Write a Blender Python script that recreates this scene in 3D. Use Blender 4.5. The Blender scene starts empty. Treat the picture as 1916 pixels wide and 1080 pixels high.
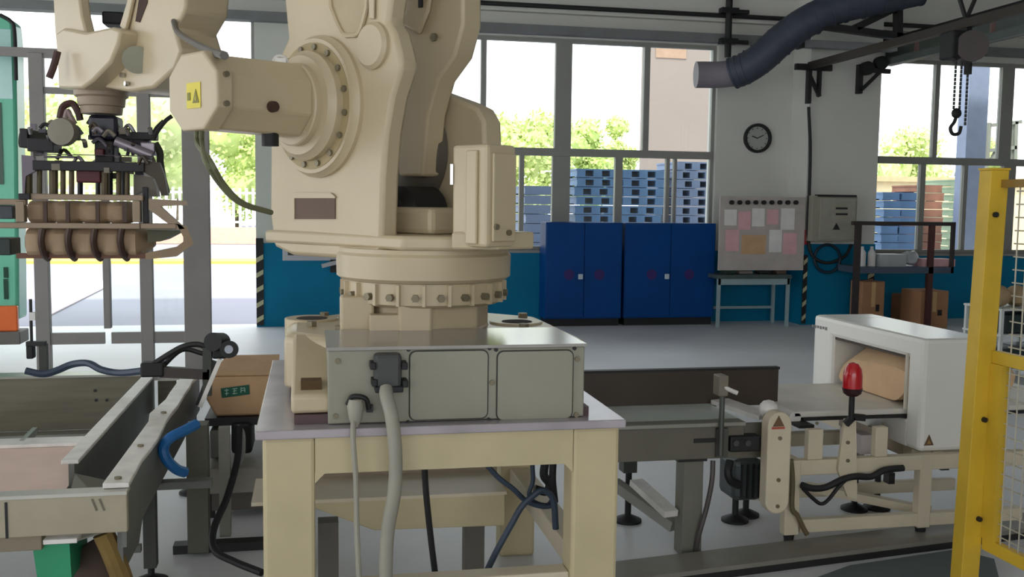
import bpy, bmesh, math, random
from mathutils import Vector, Matrix
random.seed(7)
SC = bpy.context.scene
COL = SC.collection
rad = math.radians

# ------------------------------------------------------------------ camera
FPX = 1850.0
YAW, PITCH, ROLL = rad(11.5), math.atan(160/1850.0), 0.0125
CAM = Vector((0, 0, 1.6))
_F = Vector((math.sin(YAW)*math.cos(PITCH), math.cos(YAW)*math.cos(PITCH), -math.sin(PITCH)))
_R0 = Vector((math.cos(YAW), -math.sin(YAW), 0)); _U0 = _R0.cross(_F)
_R = _R0*math.cos(ROLL) + _U0*math.sin(ROLL); _U = _U0*math.cos(ROLL) - _R0*math.sin(ROLL)
cd = bpy.data.cameras.new('camera'); cam = bpy.data.objects.new('camera', cd); COL.objects.link(cam)
cd.sensor_width = 36; cd.sensor_fit = 'HORIZONTAL'; cd.lens = 36*FPX/1916; cd.clip_start = 0.05; cd.clip_end = 400
m = Matrix((_R, _U, -_F)).transposed().to_4x4(); m.translation = CAM; cam.matrix_world = m
SC.camera = cam

# ------------------------------------------------------------------ light
w = bpy.data.worlds.new('sky'); SC.world = w; w.use_nodes = True
nt = w.node_tree; nt.nodes.clear()
o_ = nt.nodes.new('ShaderNodeOutputWorld'); b_ = nt.nodes.new('ShaderNodeBackground')
tc = nt.nodes.new('ShaderNodeTexCoord'); sp = nt.nodes.new('ShaderNodeSeparateXYZ'); cr = nt.nodes.new('ShaderNodeValToRGB')
cr.color_ramp.elements[0].position = 0.0; cr.color_ramp.elements[0].color = (0.97, 0.98, 1.0, 1)
cr.color_ramp.elements[1].position = 0.6; cr.color_ramp.elements[1].color = (0.84, 0.91, 1.0, 1)
nt.links.new(tc.outputs['Generated'], sp.inputs[0]); nt.links.new(sp.outputs['Z'], cr.inputs[0])
nt.links.new(cr.outputs[0], b_.inputs['Color']); b_.inputs['Strength'].default_value = 2.7
nt.links.new(b_.outputs[0], o_.inputs['Surface'])
sl = bpy.data.lights.new('sun', 'SUN'); sl.energy = 4.0; sl.angle = rad(3); sl.color = (1.0, 0.95, 0.86)
so = bpy.data.objects.new('sun', sl); COL.objects.link(so)
so.rotation_euler = (Vector((0.35, 0.62, -1.0))).to_track_quat('-Z', 'Y').to_euler()
so.location = (0, 0, 20)
SC.view_settings.view_transform = 'Standard'; SC.view_settings.look = 'None'
SC.view_settings.exposure = 0.0; SC.view_settings.gamma = 1.0; SC.view_settings.use_curve_mapping = False

# ------------------------------------------------------------------ helpers
def ray(px, py): return _F + _R*((px-958)/FPX) - _U*((py-540)/FPX)
def P(px, py, Y=None, X=None, Z=None):
    d = ray(px, py)
    t = (Y-CAM.y)/d.y if Y is not None else ((X-CAM.x)/d.x if X is not None else (Z-CAM.z)/d.z)
    return CAM + d*t
def PL(px, py, p0, n):
    d = ray(px, py); return CAM + d*((p0-CAM).dot(n)/d.dot(n))
def lin(c):
    return tuple(((x/255.0)/12.92 if x/255.0 <= 0.04045 else ((x/255.0+0.055)/1.055)**2.4) for x in c) + (1.0,)

MATS = {}
def mat(name, rgb, rough=0.6, metal=0.0, var=0.06, scale=6.0, bump=0.0, coat=0.0, emit=None, aniso=None):
    if name in MATS: return MATS[name]
    M = bpy.data.materials.new(name); M.use_nodes = True; n = M.node_tree; bs = n.nodes['Principled BSDF']
    c = lin(rgb)
    tc = n.nodes.new('ShaderNodeTexCoord'); nz = n.nodes.new('ShaderNodeTexNoise')
    nz.inputs['Scale'].default_value = scale; nz.inputs['Detail'].default_value = 5
    src = tc.outputs['Object']
    if aniso:
        mp = n.nodes.new('ShaderNodeMapping'); mp.inputs['Scale'].default_value = aniso
        n.links.new(src, mp.inputs[0]); src = mp.outputs[0]
    n.links.new(src, nz.inputs['Vector'])
    rp = n.nodes.new('ShaderNodeValToRGB')
    rp.color_ramp.elements[0].position = 0.3; rp.color_ramp.elements[1].position = 0.7
    rp.color_ramp.elements[0].color = tuple(max(0, x*(1-var*1.6)) for x in c[:3]) + (1,)
    rp.color_ramp.elements[1].color = tuple(min(1, x*(1+var)) for x in c[:3]) + (1,)
    n.links.new(nz.outputs['Fac'], rp.inputs[0]); n.links.new(rp.outputs[0], bs.inputs['Base Color'])
    bs.inputs['Roughness'].default_value = rough; bs.inputs['Metallic'].default_value = metal
    if coat: bs.inputs['Coat Weight'].default_value = coat; bs.inputs['Coat Roughness'].default_value = 0.15
    if bump:
        bp = n.nodes.new('ShaderNodeBump'); bp.inputs['Strength'].default_value = bump; bp.inputs['Distance'].default_value = 0.01
        n.links.new(nz.outputs['Fac'], bp.inputs['Height']); n.links.new(bp.outputs[0], bs.inputs['Normal'])
    MATS[name] = M; return M
def glassmat():
    M = bpy.data.materials.new('window_glass'); M.use_nodes = True; n = M.node_tree; n.nodes.clear()
    o = n.nodes.new('ShaderNodeOutputMaterial'); mx = n.nodes.new('ShaderNodeMixShader')
    t = n.nodes.new('ShaderNodeBsdfTransparent'); g = n.nodes.new('ShaderNodeBsdfGlossy'); f = n.nodes.new('ShaderNodeFresnel')
    nz = n.nodes.new('ShaderNodeTexNoise'); nz.inputs['Scale'].default_value = 2
    rp = n.nodes.new('ShaderNodeValToRGB'); rp.color_ramp.elements[0].color = (.93, .96, .95, 1); rp.color_ramp.elements[1].color = (.98, .99, .98, 1)
    n.links.new(nz.outputs['Fac'], rp.inputs[0]); n.links.new(rp.outputs[0], t.inputs[0])
    f.inputs['IOR'].default_value = 1.3; g.inputs['Roughness'].default_value = 0.03
    n.links.new(f.outputs[0], mx.inputs[0]); n.links.new(t.outputs[0], mx.inputs[1]); n.links.new(g.outputs[0], mx.inputs[2])
    n.links.new(mx.outputs[0], o.inputs[0]); return M
GLASS = glassmat()
CREAM = mat('cream_machine_paint', (197, 181, 149), 0.42, 0, .03, 3, 0.02, coat=.15)
CREAM2 = mat('aged_cream_frame_paint', (200, 186, 148), 0.5, 0, .06, 4, 0.03)
IVORY = mat('ivory_frame_paint', (212, 200, 174), 0.5, 0, .05, 4)
TOPM = mat('worn_steel_top', (176, 168, 172), 0.26, .25, .12, 5, .05)
BOXG = mat('grey_box_paint', (150, 148, 132), 0.5, .1, .04, 4)
GASK = mat('dark_gasket', (58, 58, 50), 0.7)
BLACK = mat('black_rubber', (24, 24, 26), 0.6)
DARK = mat('dark_metal', (46, 46, 46), 0.5, .4)
PLUG = mat('charcoal_plastic', (66, 66, 66), 0.5)
HOSE = mat('grey_hose', (156, 152, 138), 0.55)
STEEL = mat('stainless_steel', (160, 160, 150), 0.34, .75, .08, 3, .02, aniso=(1, 8, 8))
STEELD = mat('brushed_steel', (122, 116, 100), 0.45, .6, .1, 3, .03, aniso=(1, 1, 9))
STEELB = mat('bright_rail_steel', (232, 228, 222), 0.4, .1, .08, 14, .05)
BOLT = mat('zinc_bolt', (128, 120, 98), 0.45, .4)
CHROME = mat('chrome', (190, 190, 190), 0.2, 1.0)
WALLM = mat('off_white_wall_paint', (214, 214, 206), 0.8, 0, .03, 1.5, .02)
TEAL = mat('teal_wall_paint', (0, 118, 156), 0.6, 0, .08, 1.2, .02)
FRAMEM = mat('grey_aluminium_frame', (150, 150, 144), 0.5, .2, .04, 3)
PARTM = mat('partition_frame_paint', (140, 136, 132), 0.5, .1, .05, 3)
YELLOW = mat('yellow_fence_paint', (216, 178, 52), 0.45, 0, .08, 5, .03)
WIRE = mat('galvanised_wire', (196, 190, 172), 0.45, .3)
BLUE = mat('royal_blue_locker_paint', (0, 66, 134), 0.45, 0, .06, 2, .01)
KRAFT = mat('kraft_paper', (206, 168, 128), 0.75, 0, .07, 7, .15)
CARD = mat('brown_cardboard', (176, 130, 94), 0.8, 0, .06, 6, .05)
WHITE = mat('white_enamel', (240, 238, 230), 0.32, 0, .02, 2, coat=.3)
DUCTM = mat('blue_grey_duct', (66, 72, 86), 0.55, .15, .1, 5, .1)
REDM = mat('red_lens', (196, 8, 26), 0.2, 0, .05, 3, coat=.6)
GREEN = mat('mint_green_paint', (110, 205, 170), 0.35, .0, .05, 2, coat=.3)
ORANGE = mat('orange_lens', (236, 110, 40), 0.3)
LABELG = mat('dark_green_label', (20, 92, 70), 0.6)
PAPER = mat('white_paper', (232, 230, 226), 0.8)
PINKP = mat('pink_paper', (226, 178, 182), 0.8)
BLUEH = mat('blue_air_hose', (28, 104, 170), 0.4)
BLUEC = mat('slate_blue_cable', (52, 66, 84), 0.5)

for M_ in (TEAL, BLUE): M_.node_tree.nodes['Principled BSDF'].inputs['Specular IOR Level'].default_value = .2
class B:
    def __init__(s): s.bm = bmesh.new()
    def box(s, x0, x1, y0, y1, z0, z1):
        x0, x1 = sorted((x0, x1)); y0, y1 = sorted((y0, y1)); z0, z1 = sorted((z0, z1))
        v = [s.bm.verts.new((x, y, z)) for x in (x0, x1) for y in (y0, y1) for z in (z0, z1)]
        for f in ((0,1,3,2),(4,6,7,5),(0,4,5,1),(2,3,7,6),(0,2,6,4),(1,5,7,3)): s.bm.faces.new([v[i] for i in f])
        return s
    def pbox(s, px0, py0, px1, py1, Y, dY):
        a = P(px0, py0, Y); b = P(px1, py1, Y); return s.box(a.x, b.x, Y, Y+dY, a.z, b.z)
    def xbox(s, px0, py0, px1, py1, X, dX):
        a = P(px0, py0, X=X); b = P(px1, py1, X=X); return s.box(X, X+dX, a.y, b.y, a.z, b.z)
    def beam(s, p, q, wd, ht, up=(0, 0, 1)):
        p = Vector(p); q = Vector(q); d = (q-p).normalized(); up = Vector(up)
        if abs(d.dot(up)) > .98: up = Vector((1, 0, 0))
        r = d.cross(up).normalized(); u = r.cross(d)
        v = [s.bm.verts.new(c + r*(i*wd/2) + u*(j*ht/2)) for c in (p, q) for i, j in ((-1,-1),(1,-1),(1,1),(-1,1))]
        for f in ((3,2,1,0),(4,5,6,7),(0,1,5,4),(1,2,6,5),(2,3,7,6),(3,0,4,7)): s.bm.faces.new([v[i] for i in f])
        return s
    def ring_loft(s, rings, cap=True, closed=False):
        R = [[s.bm.verts.new(v) for v in r] for r in rings]; n = len(R[0])
        for i in range(len(R)-1):
            for j in range(n): s.bm.faces.new((R[i][j], R[i][(j+1) % n], R[i+1][(j+1) % n], R[i+1][j]))
        if cap: s.bm.faces.new(R[0][::-1]); s.bm.faces.new(R[-1])
        return s
    def cyl(s, p, q, r, r2=None, n=24, rot=0.0):
        p = Vector(p); q = Vector(q); d = (q-p).normalized(); r2 = r if r2 is None else r2
        up = Vector((0, 0, 1)) if abs(d.z) < .95 else Vector((1, 0, 0))
        a = d.cross(up).normalized(); b = a.cross(d)
        rg = lambda c, rr: [c + a*(rr*math.cos(rot+2*math.pi*k/n)) + b*(rr*math.sin(rot+2*math.pi*k/n)) for k in range(n)]
        return s.ring_loft([rg(p, r), rg(q, r2)])
    def lathe(s, c, ax, prof, n=32):
        c = Vector(c); d = Vector(ax).normalized(); up = Vector((0, 0, 1)) if abs(d.z) < .95 else Vector((1, 0, 0))
        a = d.cross(up).normalized(); b = a.cross(d)
        return s.ring_loft([[c + d*h + a*(r*math.cos(2*math.pi*k/n)) + b*(r*math.sin(2*math.pi*k/n)) for k in range(n)] for h, r in prof])
    def tube(s, pts, r, n=8, sub=6):
        pts = [Vector(p) for p in pts]
        if sub > 1 and len(pts) > 2:
            q = [pts[0]*2-pts[1]] + pts + [pts[-1]*2-pts[-2]]; out = []
            for i in range(1, len(q)-2):
                for k in range(sub):
                    t = k/sub; a, b, c, d = q[i-1], q[i], q[i+1], q[i+2]
                    out.append(0.5*((2*b) + (c-a)*t + (2*a-5*b+4*c-d)*t*t + (3*b-a-3*c+d)*t**3))
            out.append(pts[-1]); pts = out
        rings = []; ref = None
        for i, p in enumerate(pts):
            d = (pts[min(i+1, len(pts)-1)]-pts[max(i-1, 0)]).normalized()
            if ref is None: ref = d.orthogonal().normalized()
            ref = (ref - d*ref.dot(d)).normalized(); b = d.cross(ref)
            rr = r[min(len(r)-1, int(i*len(r)/len(pts)))] if isinstance(r, (list, tuple)) else r
            rings.append([p + ref*(rr*math.cos(2*math.pi*k/n)) + b*(rr*math.sin(2*math.pi*k/n)) for k in range(n)])
        return s.ring_loft(rings)
    def prism(s, pts, vec):
        vec = Vector(vec); a = [s.bm.verts.new(Vector(p)) for p in pts]; b = [s.bm.verts.new(Vector(p)+vec) for p in pts]
        n = len(a); s.bm.faces.new(a); s.bm.faces.new(b[::-1])
        for i in range(n): s.bm.faces.new((a[i], b[i], b[(i+1) % n], a[(i+1) % n]))
        return s
    def sphere(s, c, r, n=16, sc=(1, 1, 1), jit=0):
        mtx = Matrix.Translation(Vector(c)) @ Matrix.Diagonal((r*sc[0], r*sc[1], r*sc[2], 1))
        g = bmesh.ops.create_icosphere(s.bm, subdivisions=2 if n <= 16 else 3, radius=1, matrix=mtx)
        if jit:
            for v in g['verts']: v.co += Vector([random.uniform(-jit, jit) for _ in range(3)])
        return s
    def hull(s, pts):
        vs = [s.bm.verts.new(Vector(p)) for p in pts]; bmesh.ops.convex_hull(s.bm, input=vs); return s

WL = {}
def obj(name, b, material, parent=None, bevel=0.0, label=None, cat=None, group=None, kind=None, smooth=True):
    bm = b.bm; bmesh.ops.recalc_face_normals(bm, faces=bm.faces)
    bm.normal_update()
    if parent is None:
        xs = [v.co.x for v in bm.verts]; ys = [v.co.y for v in bm.verts]; zs = [v.co.z for v in bm.verts]
        org = Vector(((min(xs)+max(xs))/2, (min(ys)+max(ys))/2, min(zs)))
    else: org = WL[parent.name]
    bmesh.ops.translate(bm, vec=-org, verts=bm.verts)
    for e in bm.edges:
        if len(e.link_faces) == 2 and e.calc_face_angle(0) > 0.6: e.smooth = False
    flat = not smooth or all(not e.smooth for e in bm.edges)
    for f_ in bm.faces: f_.smooth = not flat
    me = bpy.data.meshes.new(name); bm.to_mesh(me); bm.free(); me.update()
    me.materials.append(material)
    o = bpy.data.objects.new(name, me); COL.objects.link(o)
    if parent is None: o.location = org
    else: o.parent = parent
    WL[o.name] = org
    if bevel:
        md = o.modifiers.new('bevel', 'BEVEL'); md.width = bevel; md.segments = 2; md.limit_method = 'ANGLE'; md.angle_limit = 0.6
        md.harden_normals = False
    tag(o, label, cat, group, kind); return o
def tag(o, label=None, cat=None, group=None, kind=None):
    if label: o['label'] = label
    if cat: o['category'] = cat
    if group: o['group'] = group
    if kind: o['kind'] = kind
    return o
def thing(name, label, cat, loc, group=None, kind=None):
    o = bpy.data.objects.new(name, None); COL.objects.link(o); o.location = loc; o.empty_display_size = .1
    WL[o.name] = Vector(loc); tag(o, label, cat, group, kind); return o
def copy_tree(src, loc, label=None, group=None):
    r = src.copy(); COL.objects.link(r); r.location = loc
    if label: r['label'] = label
    if group: r['group'] = group
    def rec(a, b):
        for ch in list(a.children):
            if ch is b: continue
            c = ch.copy(); COL.objects.link(c); c.parent = b; rec(ch, c)
    rec(src, r); WL[r.name] = Vector(loc); return r

# ------------------------------------------------------------------ setting: floor, walls, ceiling
YW = 12.8
FLOORM = mat('polished_concrete', (216, 217, 218), 0.45, 0, .08, .8, .015)
obj('floor', B().box(-9, 14, -7, YW+.3, -.2, 0), FLOORM, kind='structure')
OUTM = mat('pale_outdoor_concrete', (152, 151, 160), 0.8, 0, .05, .5)
obj('ground_outside', B().box(-40, 60, YW+.3, 90, -.2, -.01), OUTM, kind='structure')
CEILM = mat('ceiling_panel', (190, 190, 188), 0.8, 0, .03, 1)
ZC = 5.6
obj('ceiling', B().box(-9, 14.3, -7, YW+.3, ZC, ZC+.2), CEILM, kind='structure')
wx = lambda px, py=200: P(px, py, YW).x
GX0, GX1 = -4.6, -0.68
W1a, W1b = 1.15, 5.42
W2a, W2b = 7.85, 12.6
ZS, ZT, ZH = 0.98, 2.28, 3.76
wb = B()
wb.box(-9, GX0, YW, YW+.3, 0, ZC)
wb.box(GX0, GX1, YW, YW+.3, 3.86, ZC)
wb.box(GX1, W1a, YW, YW+.3, 0, ZC)
wb.box(W1a, W1b, YW, YW+.3, 0, ZS); wb.box(W1a, W1b, YW, YW+.3, ZH, ZC)
wb.box(W1b, W2a, YW, YW+.3, 0, ZC)
wb.box(W2a, W2b, YW, YW+.3, 0, ZS-.03); wb.box(W2a, W2b, YW, YW+.3, ZH-.06, ZC)
wb.box(W2b, 14.3, YW, YW+.3, 0, ZC)
obj('wall_back', wb, WALLM, kind='structure')
obj('wall_right', B().box(14, 14.3, -7, YW, 0, ZC), WALLM, kind='structure')
obj('wall_front', B().box(-9.3, 14.3, -7.3, -7, 0, .9).box(-9.3, 14.3, -7.3, -7, 4.6, ZC).box(-9.3, -8, -7.3, -7, .9, 4.6).box(4.5, 14.3, -7.3, -7, .9, 4.6), WALLM, kind='structure')  # unseen wall behind the camera, its opening sized to tune the frontal fill light
obj('wall_left', B().box(-9.3, -9, -7, -2.5, 0, ZC).box(-9.3, -9, -2.5, YW, 4.4, ZC).box(-9.3, -9, 6.5, 8, 0, 4.4), WALLM, kind='structure')  # unseen side wall, closed and opened to steer daylight from the left
# column with the cabinet
CX0, CX1, CY = 6.52, 7.56, 12.3
obj('wall_column', B().box(CX0, CX1, CY, YW-.001, 0, ZC), WALLM, kind='structure')
# teal dado
t = B(); t.box(GX1-.002, W1a, YW-.012, YW-.001, 0, 1.06); t.box(W1a, CX0, YW-.012, YW-.001, 0, ZS)
t.box(CX1, 14, YW-.012, YW-.001, 0, ZS-.03)
obj('trim_1', t, TEAL, kind='structure')
t = B(); t.box(CX0-.012, CX1+.012, CY-.012, CY-.001, 0, 1.1); t.box(CX0-.012, CX0-.001, CY, YW-.013, 0, 1.1)
obj('trim_2', t, TEAL, kind='structure')
# striped corner guards
def guard(n, x, y, h, wd):
    e = thing('trim_%d' % n, None, None, (x, y, 0), kind='structure')
    obj('guard_strip', B().box(x, x+wd, y, y+.01, 0.02, h), BLACK, e)
    k = 0; z = .05
    while z < h-.12:
        q = B().prism([(x+.002, y-.002, z), (x+wd-.002, y-.002, z+.05), (x+wd-.002, y-.002, z+.11), (x+.002, y-.002, z+.06)], (0, .003, 0))
        obj('stripe', q, mat('pale_stripe_paint', (190, 186, 150), .6), e); z += .19
guard(3, GX1-.002, YW-.026, 1.12, .09); guard(4, CX1-.09, CY-.026, .98, .1); guard(5, CX0-.012, CY-.026, .95, .06)
# lintel and conduits
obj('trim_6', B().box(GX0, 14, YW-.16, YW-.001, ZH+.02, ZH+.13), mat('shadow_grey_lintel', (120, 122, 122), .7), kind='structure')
obj('trim_7', B().box(-4.6, 14, YW-.1, YW-.001, ZH+.3, ZH+.62), WALLM, kind='structure')
obj('conduit', B().cyl((-4.6, YW-.15, 4.13), (13.9, YW-.15, 4.13), .03, n=10), DARK, label='long thin dark conduit running along the back wall above the windows', cat='pipe')
vc = thing('conduit_riser', 'black vertical conduit with bracket clamps on the wall right of the middle window', 'pipe', (wx(1352), YW-.18, 3.5))
x_ = wx(1352, 50)
obj('pipe', B().cyl((x_, YW-.2, 3.58), (x_, YW-.2, 5.4), .045, n=10), BLACK, vc)
for z in (3.75, 4.15):
    obj('clamp', B().box(x_-.12, x_+.12, YW-.26, YW-.14, z, z+.07).beam((x_+.05, YW-.2, z+.03), (x_+.28, YW-.2, z+.03), .05, .05), BLACK, vc)
# windows
def window(n, X0, X1, z0, zt, z1, ups, lows):
    e = thing('window_%d' % n, None, None, ((X0+X1)/2, YW+.1, z0), kind='structure')
    y0, y1 = YW+.06, YW+.13
    f = B(); f.box(X0, X1, y0, y1, z0, z0+.05); f.box(X0, X1, y0, y1, z1-.05, z1); f.box(X0, X0+.05, y0, y1, z0+.05, z1-.05); f.box(X1-.05, X1, y0, y1, z0+.05, z1-.05)
    obj('window_frame', f, FRAMEM, e)
    obj('transom', B().box(X0+.05, X1-.05, y0-.03, y1, zt-.05, zt+.05), FRAMEM, e)
    for rows, za, zb in ((ups, zt+.05, z1-.05), (lows, z0+.05, zt-.05)):
        xs = [X0+.05]
        for x, wd in rows:
            obj('mullion', B().box(x-wd/2, x+wd/2, y0-.01, y1, za, zb), FRAMEM, e); xs += [x-wd/2, x+wd/2]
        xs.append(X1-.05)
        for i in range(0, len(xs), 2):
            if xs[i+1]-xs[i] > .04: obj('pane', B().box(xs[i], xs[i+1], y0+.03, y0+.036, za, zb), GLASS, e)
    obj('window_sill', B().box(X0, X1, YW-.03, y0, z0-.035, z0), FRAMEM, e)
window(1, W1a, W1b, ZS, ZT, ZH, [(wx(906), .07), (wx(1056), .22), (wx(1212), .08)],
       [(wx(978, 340), .06), (wx(1052, 340), .24), (wx(1160, 340), .1), (wx(1252, 340), .05), (wx(1266, 340), .04)])
window(2, W2a, W2b, ZS-.03, ZT, ZH-.06, [(wx(1757), .07), (wx(1889), .2)], [(wx(1728, 400), .08), (wx(1808, 400), .06), (wx(1890, 400), .2)])
# gate opening transom window
e = thing('window_3', None, None, ((GX0+GX1)/2, YW+.1, 3.3), kind='structure')
f = B(); f.box(GX0, GX1, YW+.05, YW+.15, 3.26, 3.34); f.box(GX0, GX1, YW+.05, YW+.15, 3.8, 3.86); f.box(GX0, GX0+.06, YW+.05, YW+.15, 0, 3.8); f.box(GX1-.04, GX1, YW+.05, YW+.15, 3.3, 3.8)
obj('window_frame', f, FRAMEM, e); obj('pane', B().box(GX0+.06, GX1-.04, YW+.09, YW+.096, 3.34, 3.8), GLASS, e)

# ------------------------------------------------------------------ glazed partition on the left
YP = 9.6
pt = thing('glass_partition', 'tall grey metal framed glass partition standing left behind the gripper', 'partition', (P(230, 600, YP).x, YP, 0))
posts = [(P(66, 600, YP).x, P(93, 600, YP).x, 2.88), (P(194, 600, YP).x, P(207, 600, YP).x, 2.6), (P(263, 600, YP).x, P(287, 600, YP).x, 2.6), (P(345, 600, YP).x, P(395, 600, YP).x, 2.85)]
for x0, x1, h in posts: obj('post', B().box(x0, x1, YP, YP+.08, 0 if x1-x0 > .09 else .4, h), PARTM, pt, bevel=.005)
def seg(z0, z1, i, j, y=YP+.015): return B().box(posts[i][1], posts[j][0], y, y+.05, z0, z1)
zb = P(200, 633, YP).z
for i in range(3):
    obj('rail', seg(zb-.055, zb+.05, i, i+1), PARTM, pt); obj('rail', seg(P(200, 178, YP).z, P(200, 166, YP).z, i, i+1), PARTM, pt)
    obj('pane', seg(zb+.05, 2.55, i, i+1, YP+.03) if 0 else B().box(posts[i][1], posts[i+1][0], YP+.035, YP+.041, zb+.05, 2.53), GLASS, pt)
obj('rail', B().box(-3.9, posts[0][0], YP+.015, YP+.065, P(40, 105, YP).z, P(40, 88, YP).z), PARTM, pt)
obj('rail', B().box(posts[0][0], posts[3][0], YP+.0151, YP+.0649, P(40, 105, YP).z, P(40, 88, YP).z), PARTM, pt)

# ------------------------------------------------------------------ mint green vehicle at the left edge
YV = 9.9
gv = thing('mint_truck', 'mint green vehicle body with dark windows and orange corner lamp at the left edge', 'vehicle', (-3.4, YV, 0))
gx = P(30, 300, YV).x
bd = B(); zt_ = P(20, 30, YV).z
bd.prism([(-4.4, YV, .45), (gx-.02, YV, .45), (gx+.01, YV, 1.9), (P(28, 70, YV).x, YV, P(28, 85, YV).z), (P(24, 45, YV).x, YV, P(24, 40, YV).z), (P(2, 20, YV).x, YV, P(2, 25, YV).z), (-4.4, YV, 3.35)], (0, .3, 0))
obj('body', bd, GREEN, gv, bevel=.03)
DG = mat('dark_green_glass', (6, 70, 44), .15)
WG = mat('pale_windscreen_glass', (190, 232, 226), .1)
obj('windscreen', B().box(-4.3, P(22, 100, YV).x, YV-.012, YV-.001, P(10, 185, YV).z, P(10, 55, YV).z), WG, gv)
obj('side_window', B().box(-4.3, P(6, 300, YV).x, YV-.012, YV-.001, P(3, 345, YV).z, P(3, 192, YV).z), DG, gv, label='dark green glass strip')
for a_, b_ in ((500, 520), (522, 560)): obj('grille_slot', B().box(P(7, a_, YV).x, P(15, a_, YV).x, YV-.012, YV-.001, P(10, b_, YV).z, P(10, a_, YV).z), DG, gv)
obj('corner_lamp', B().pbox(-14, 573, 33, 620, YV-.04, .06), ORANGE, gv, bevel=.01)
obj('bumper', B().pbox(-40, 622, 38, 645, YV-.08, .3), mat('bumper_grey', (110, 106, 100), .6), gv, bevel=.01)
obj('mirror_arm', B().tube([P(0, 28, YV-.05), P(20, 40, YV-.05), P(27, 60, YV-.05), P(30, 150, YV-.05)], .018), DARK, gv)
for x in (-4.0,):
    for y in (YV+.36,): obj('wheel', B().cyl((x, y, .34), (x+.22, y, .34), .34, n=24), BLACK, gv)

# ------------------------------------------------------------------ wall furniture
def locker(px0, px1, label):
    Y = 12.42; x0 = P(px0, 520, Y).x; x1 = P(px1, 520, Y).x; h = 1.36
    e = thing('blue_locker', label, 'locker', ((x0+x1)/2, Y+.17, 0), 'blue lockers below the middle window')
    obj('cabinet_body', B().box(x0, x1, Y+.02, YW-.02, .1, h), BLUE, e, bevel=.006)
    obj('plinth', B().box(x0+.02, x1-.02, Y+.05, YW-.03, 0, .1), BLACK, e)
    xm = (x0+x1)/2
    for a, b, sgn in ((x0+.012, xm-.004, 1), (xm+.004, x1-.012, -1)):
        d = obj('door', B().box(a, b, Y, Y+.02, .12, h-.015), BLUE, e, bevel=.004)
        hx = b-.05 if sgn > 0 else a+.05
        if sgn > 0: obj('handle', B().box(hx-.03, hx+.03, Y-.03, Y-.001, .62, .69), mat('pale_handle', (190, 205, 215), .3), d, bevel=.008)
        cx = (a+b)/2 + sgn*.05
        obj('sticker', B().cyl((cx, Y-.003, .68), (cx, Y-.0005, .68), .07, n=20), mat('faded_red_sticker', (52, 30, 104), .6), d)
    return e
locker(1021, 1164, 'royal blue two door metal locker on the left, nearer the robot')
locker(1169, 1338, 'royal blue two door metal locker on the right, beside the white legged table')
# clock
c = P(1416, 259, YW)
ck = thing('wall_clock', 'round wall clock with black rim and grey dial on the back wall', 'clock', (c.x, YW-.03, c.z-.2))
obj('rim', B().lathe((c.x, YW-.002, c.z), (0, -1, 0), [(0, .2), (.05, .2), (.055, .185), (.05, .165), (.012, .16)], 40), BLACK, ck)
obj('dial', B().cyl((c.x, YW-.016, c.z), (c.x, YW-.0145, c.z), .163, n=40), mat('grey_dial', (176, 178, 172), .5), ck)
for k in range(12):
    a = 2*math.pi*k/12; obj('hour_mark', B().beam((c.x+.13*math.sin(a), YW-.018, c.z+.13*math.cos(a)), (c.x+.15*math.sin(a), YW-.018, c.z+.15*math.cos(a)), .008, .003, (0, 1, 0)), BLACK, ck)
obj('hand', B().beam((c.x-.08, YW-.02, c.z+.03), (c.x, YW-.02, c.z), .014, .003, (0, 1, 0)), BLACK, ck)
obj('hand', B().beam((c.x+.09, YW-.022, c.z+.045), (c.x-.01, YW-.022, c.z-.004), .012, .003, (0, 1, 0)), BLACK, ck)
# notice board
Yn = 12.22
nb = thing('notice_board', 'pale notice board with pinned white and pink sheets left of the column', 'notice board', (P(1420, 480, 12.22).x, 12.22, P(1420, 506, 12.22).z))
obj('board', B().pbox(1348, 367, 1503, 506, Yn, .028), mat('board_grey', (186, 178, 172), .7), nb, bevel=.004)
for k, px in enumerate(range(1368, 1500, 15)):
    q = P(px, 379, Yn); obj('hook', B().cyl((q.x, q.y-.04, q.z), (q.x, q.y-.001, q.z), .03, n=10), BLACK, nb)
sheets = [(1356, 392, 1378, 422, 0), (1382, 396, 1404, 430, 1), (1408, 390, 1430, 424, 0), (1436, 392, 1456, 420, 1), (1462, 390, 1486, 430, 0), (1358, 430, 1382, 470, 1), (1440, 430, 1462, 472, 0), (1466, 436, 1490, 476, 1), (1388, 440, 1432, 476, 2)]
for x0, y0, x1, y1, k in sheets:
    obj('paper_sheet', B().pbox(x0, y0, x1, y1, Yn-.004, .0035), (PAPER, PINKP, KRAFT)[k], nb)
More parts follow.
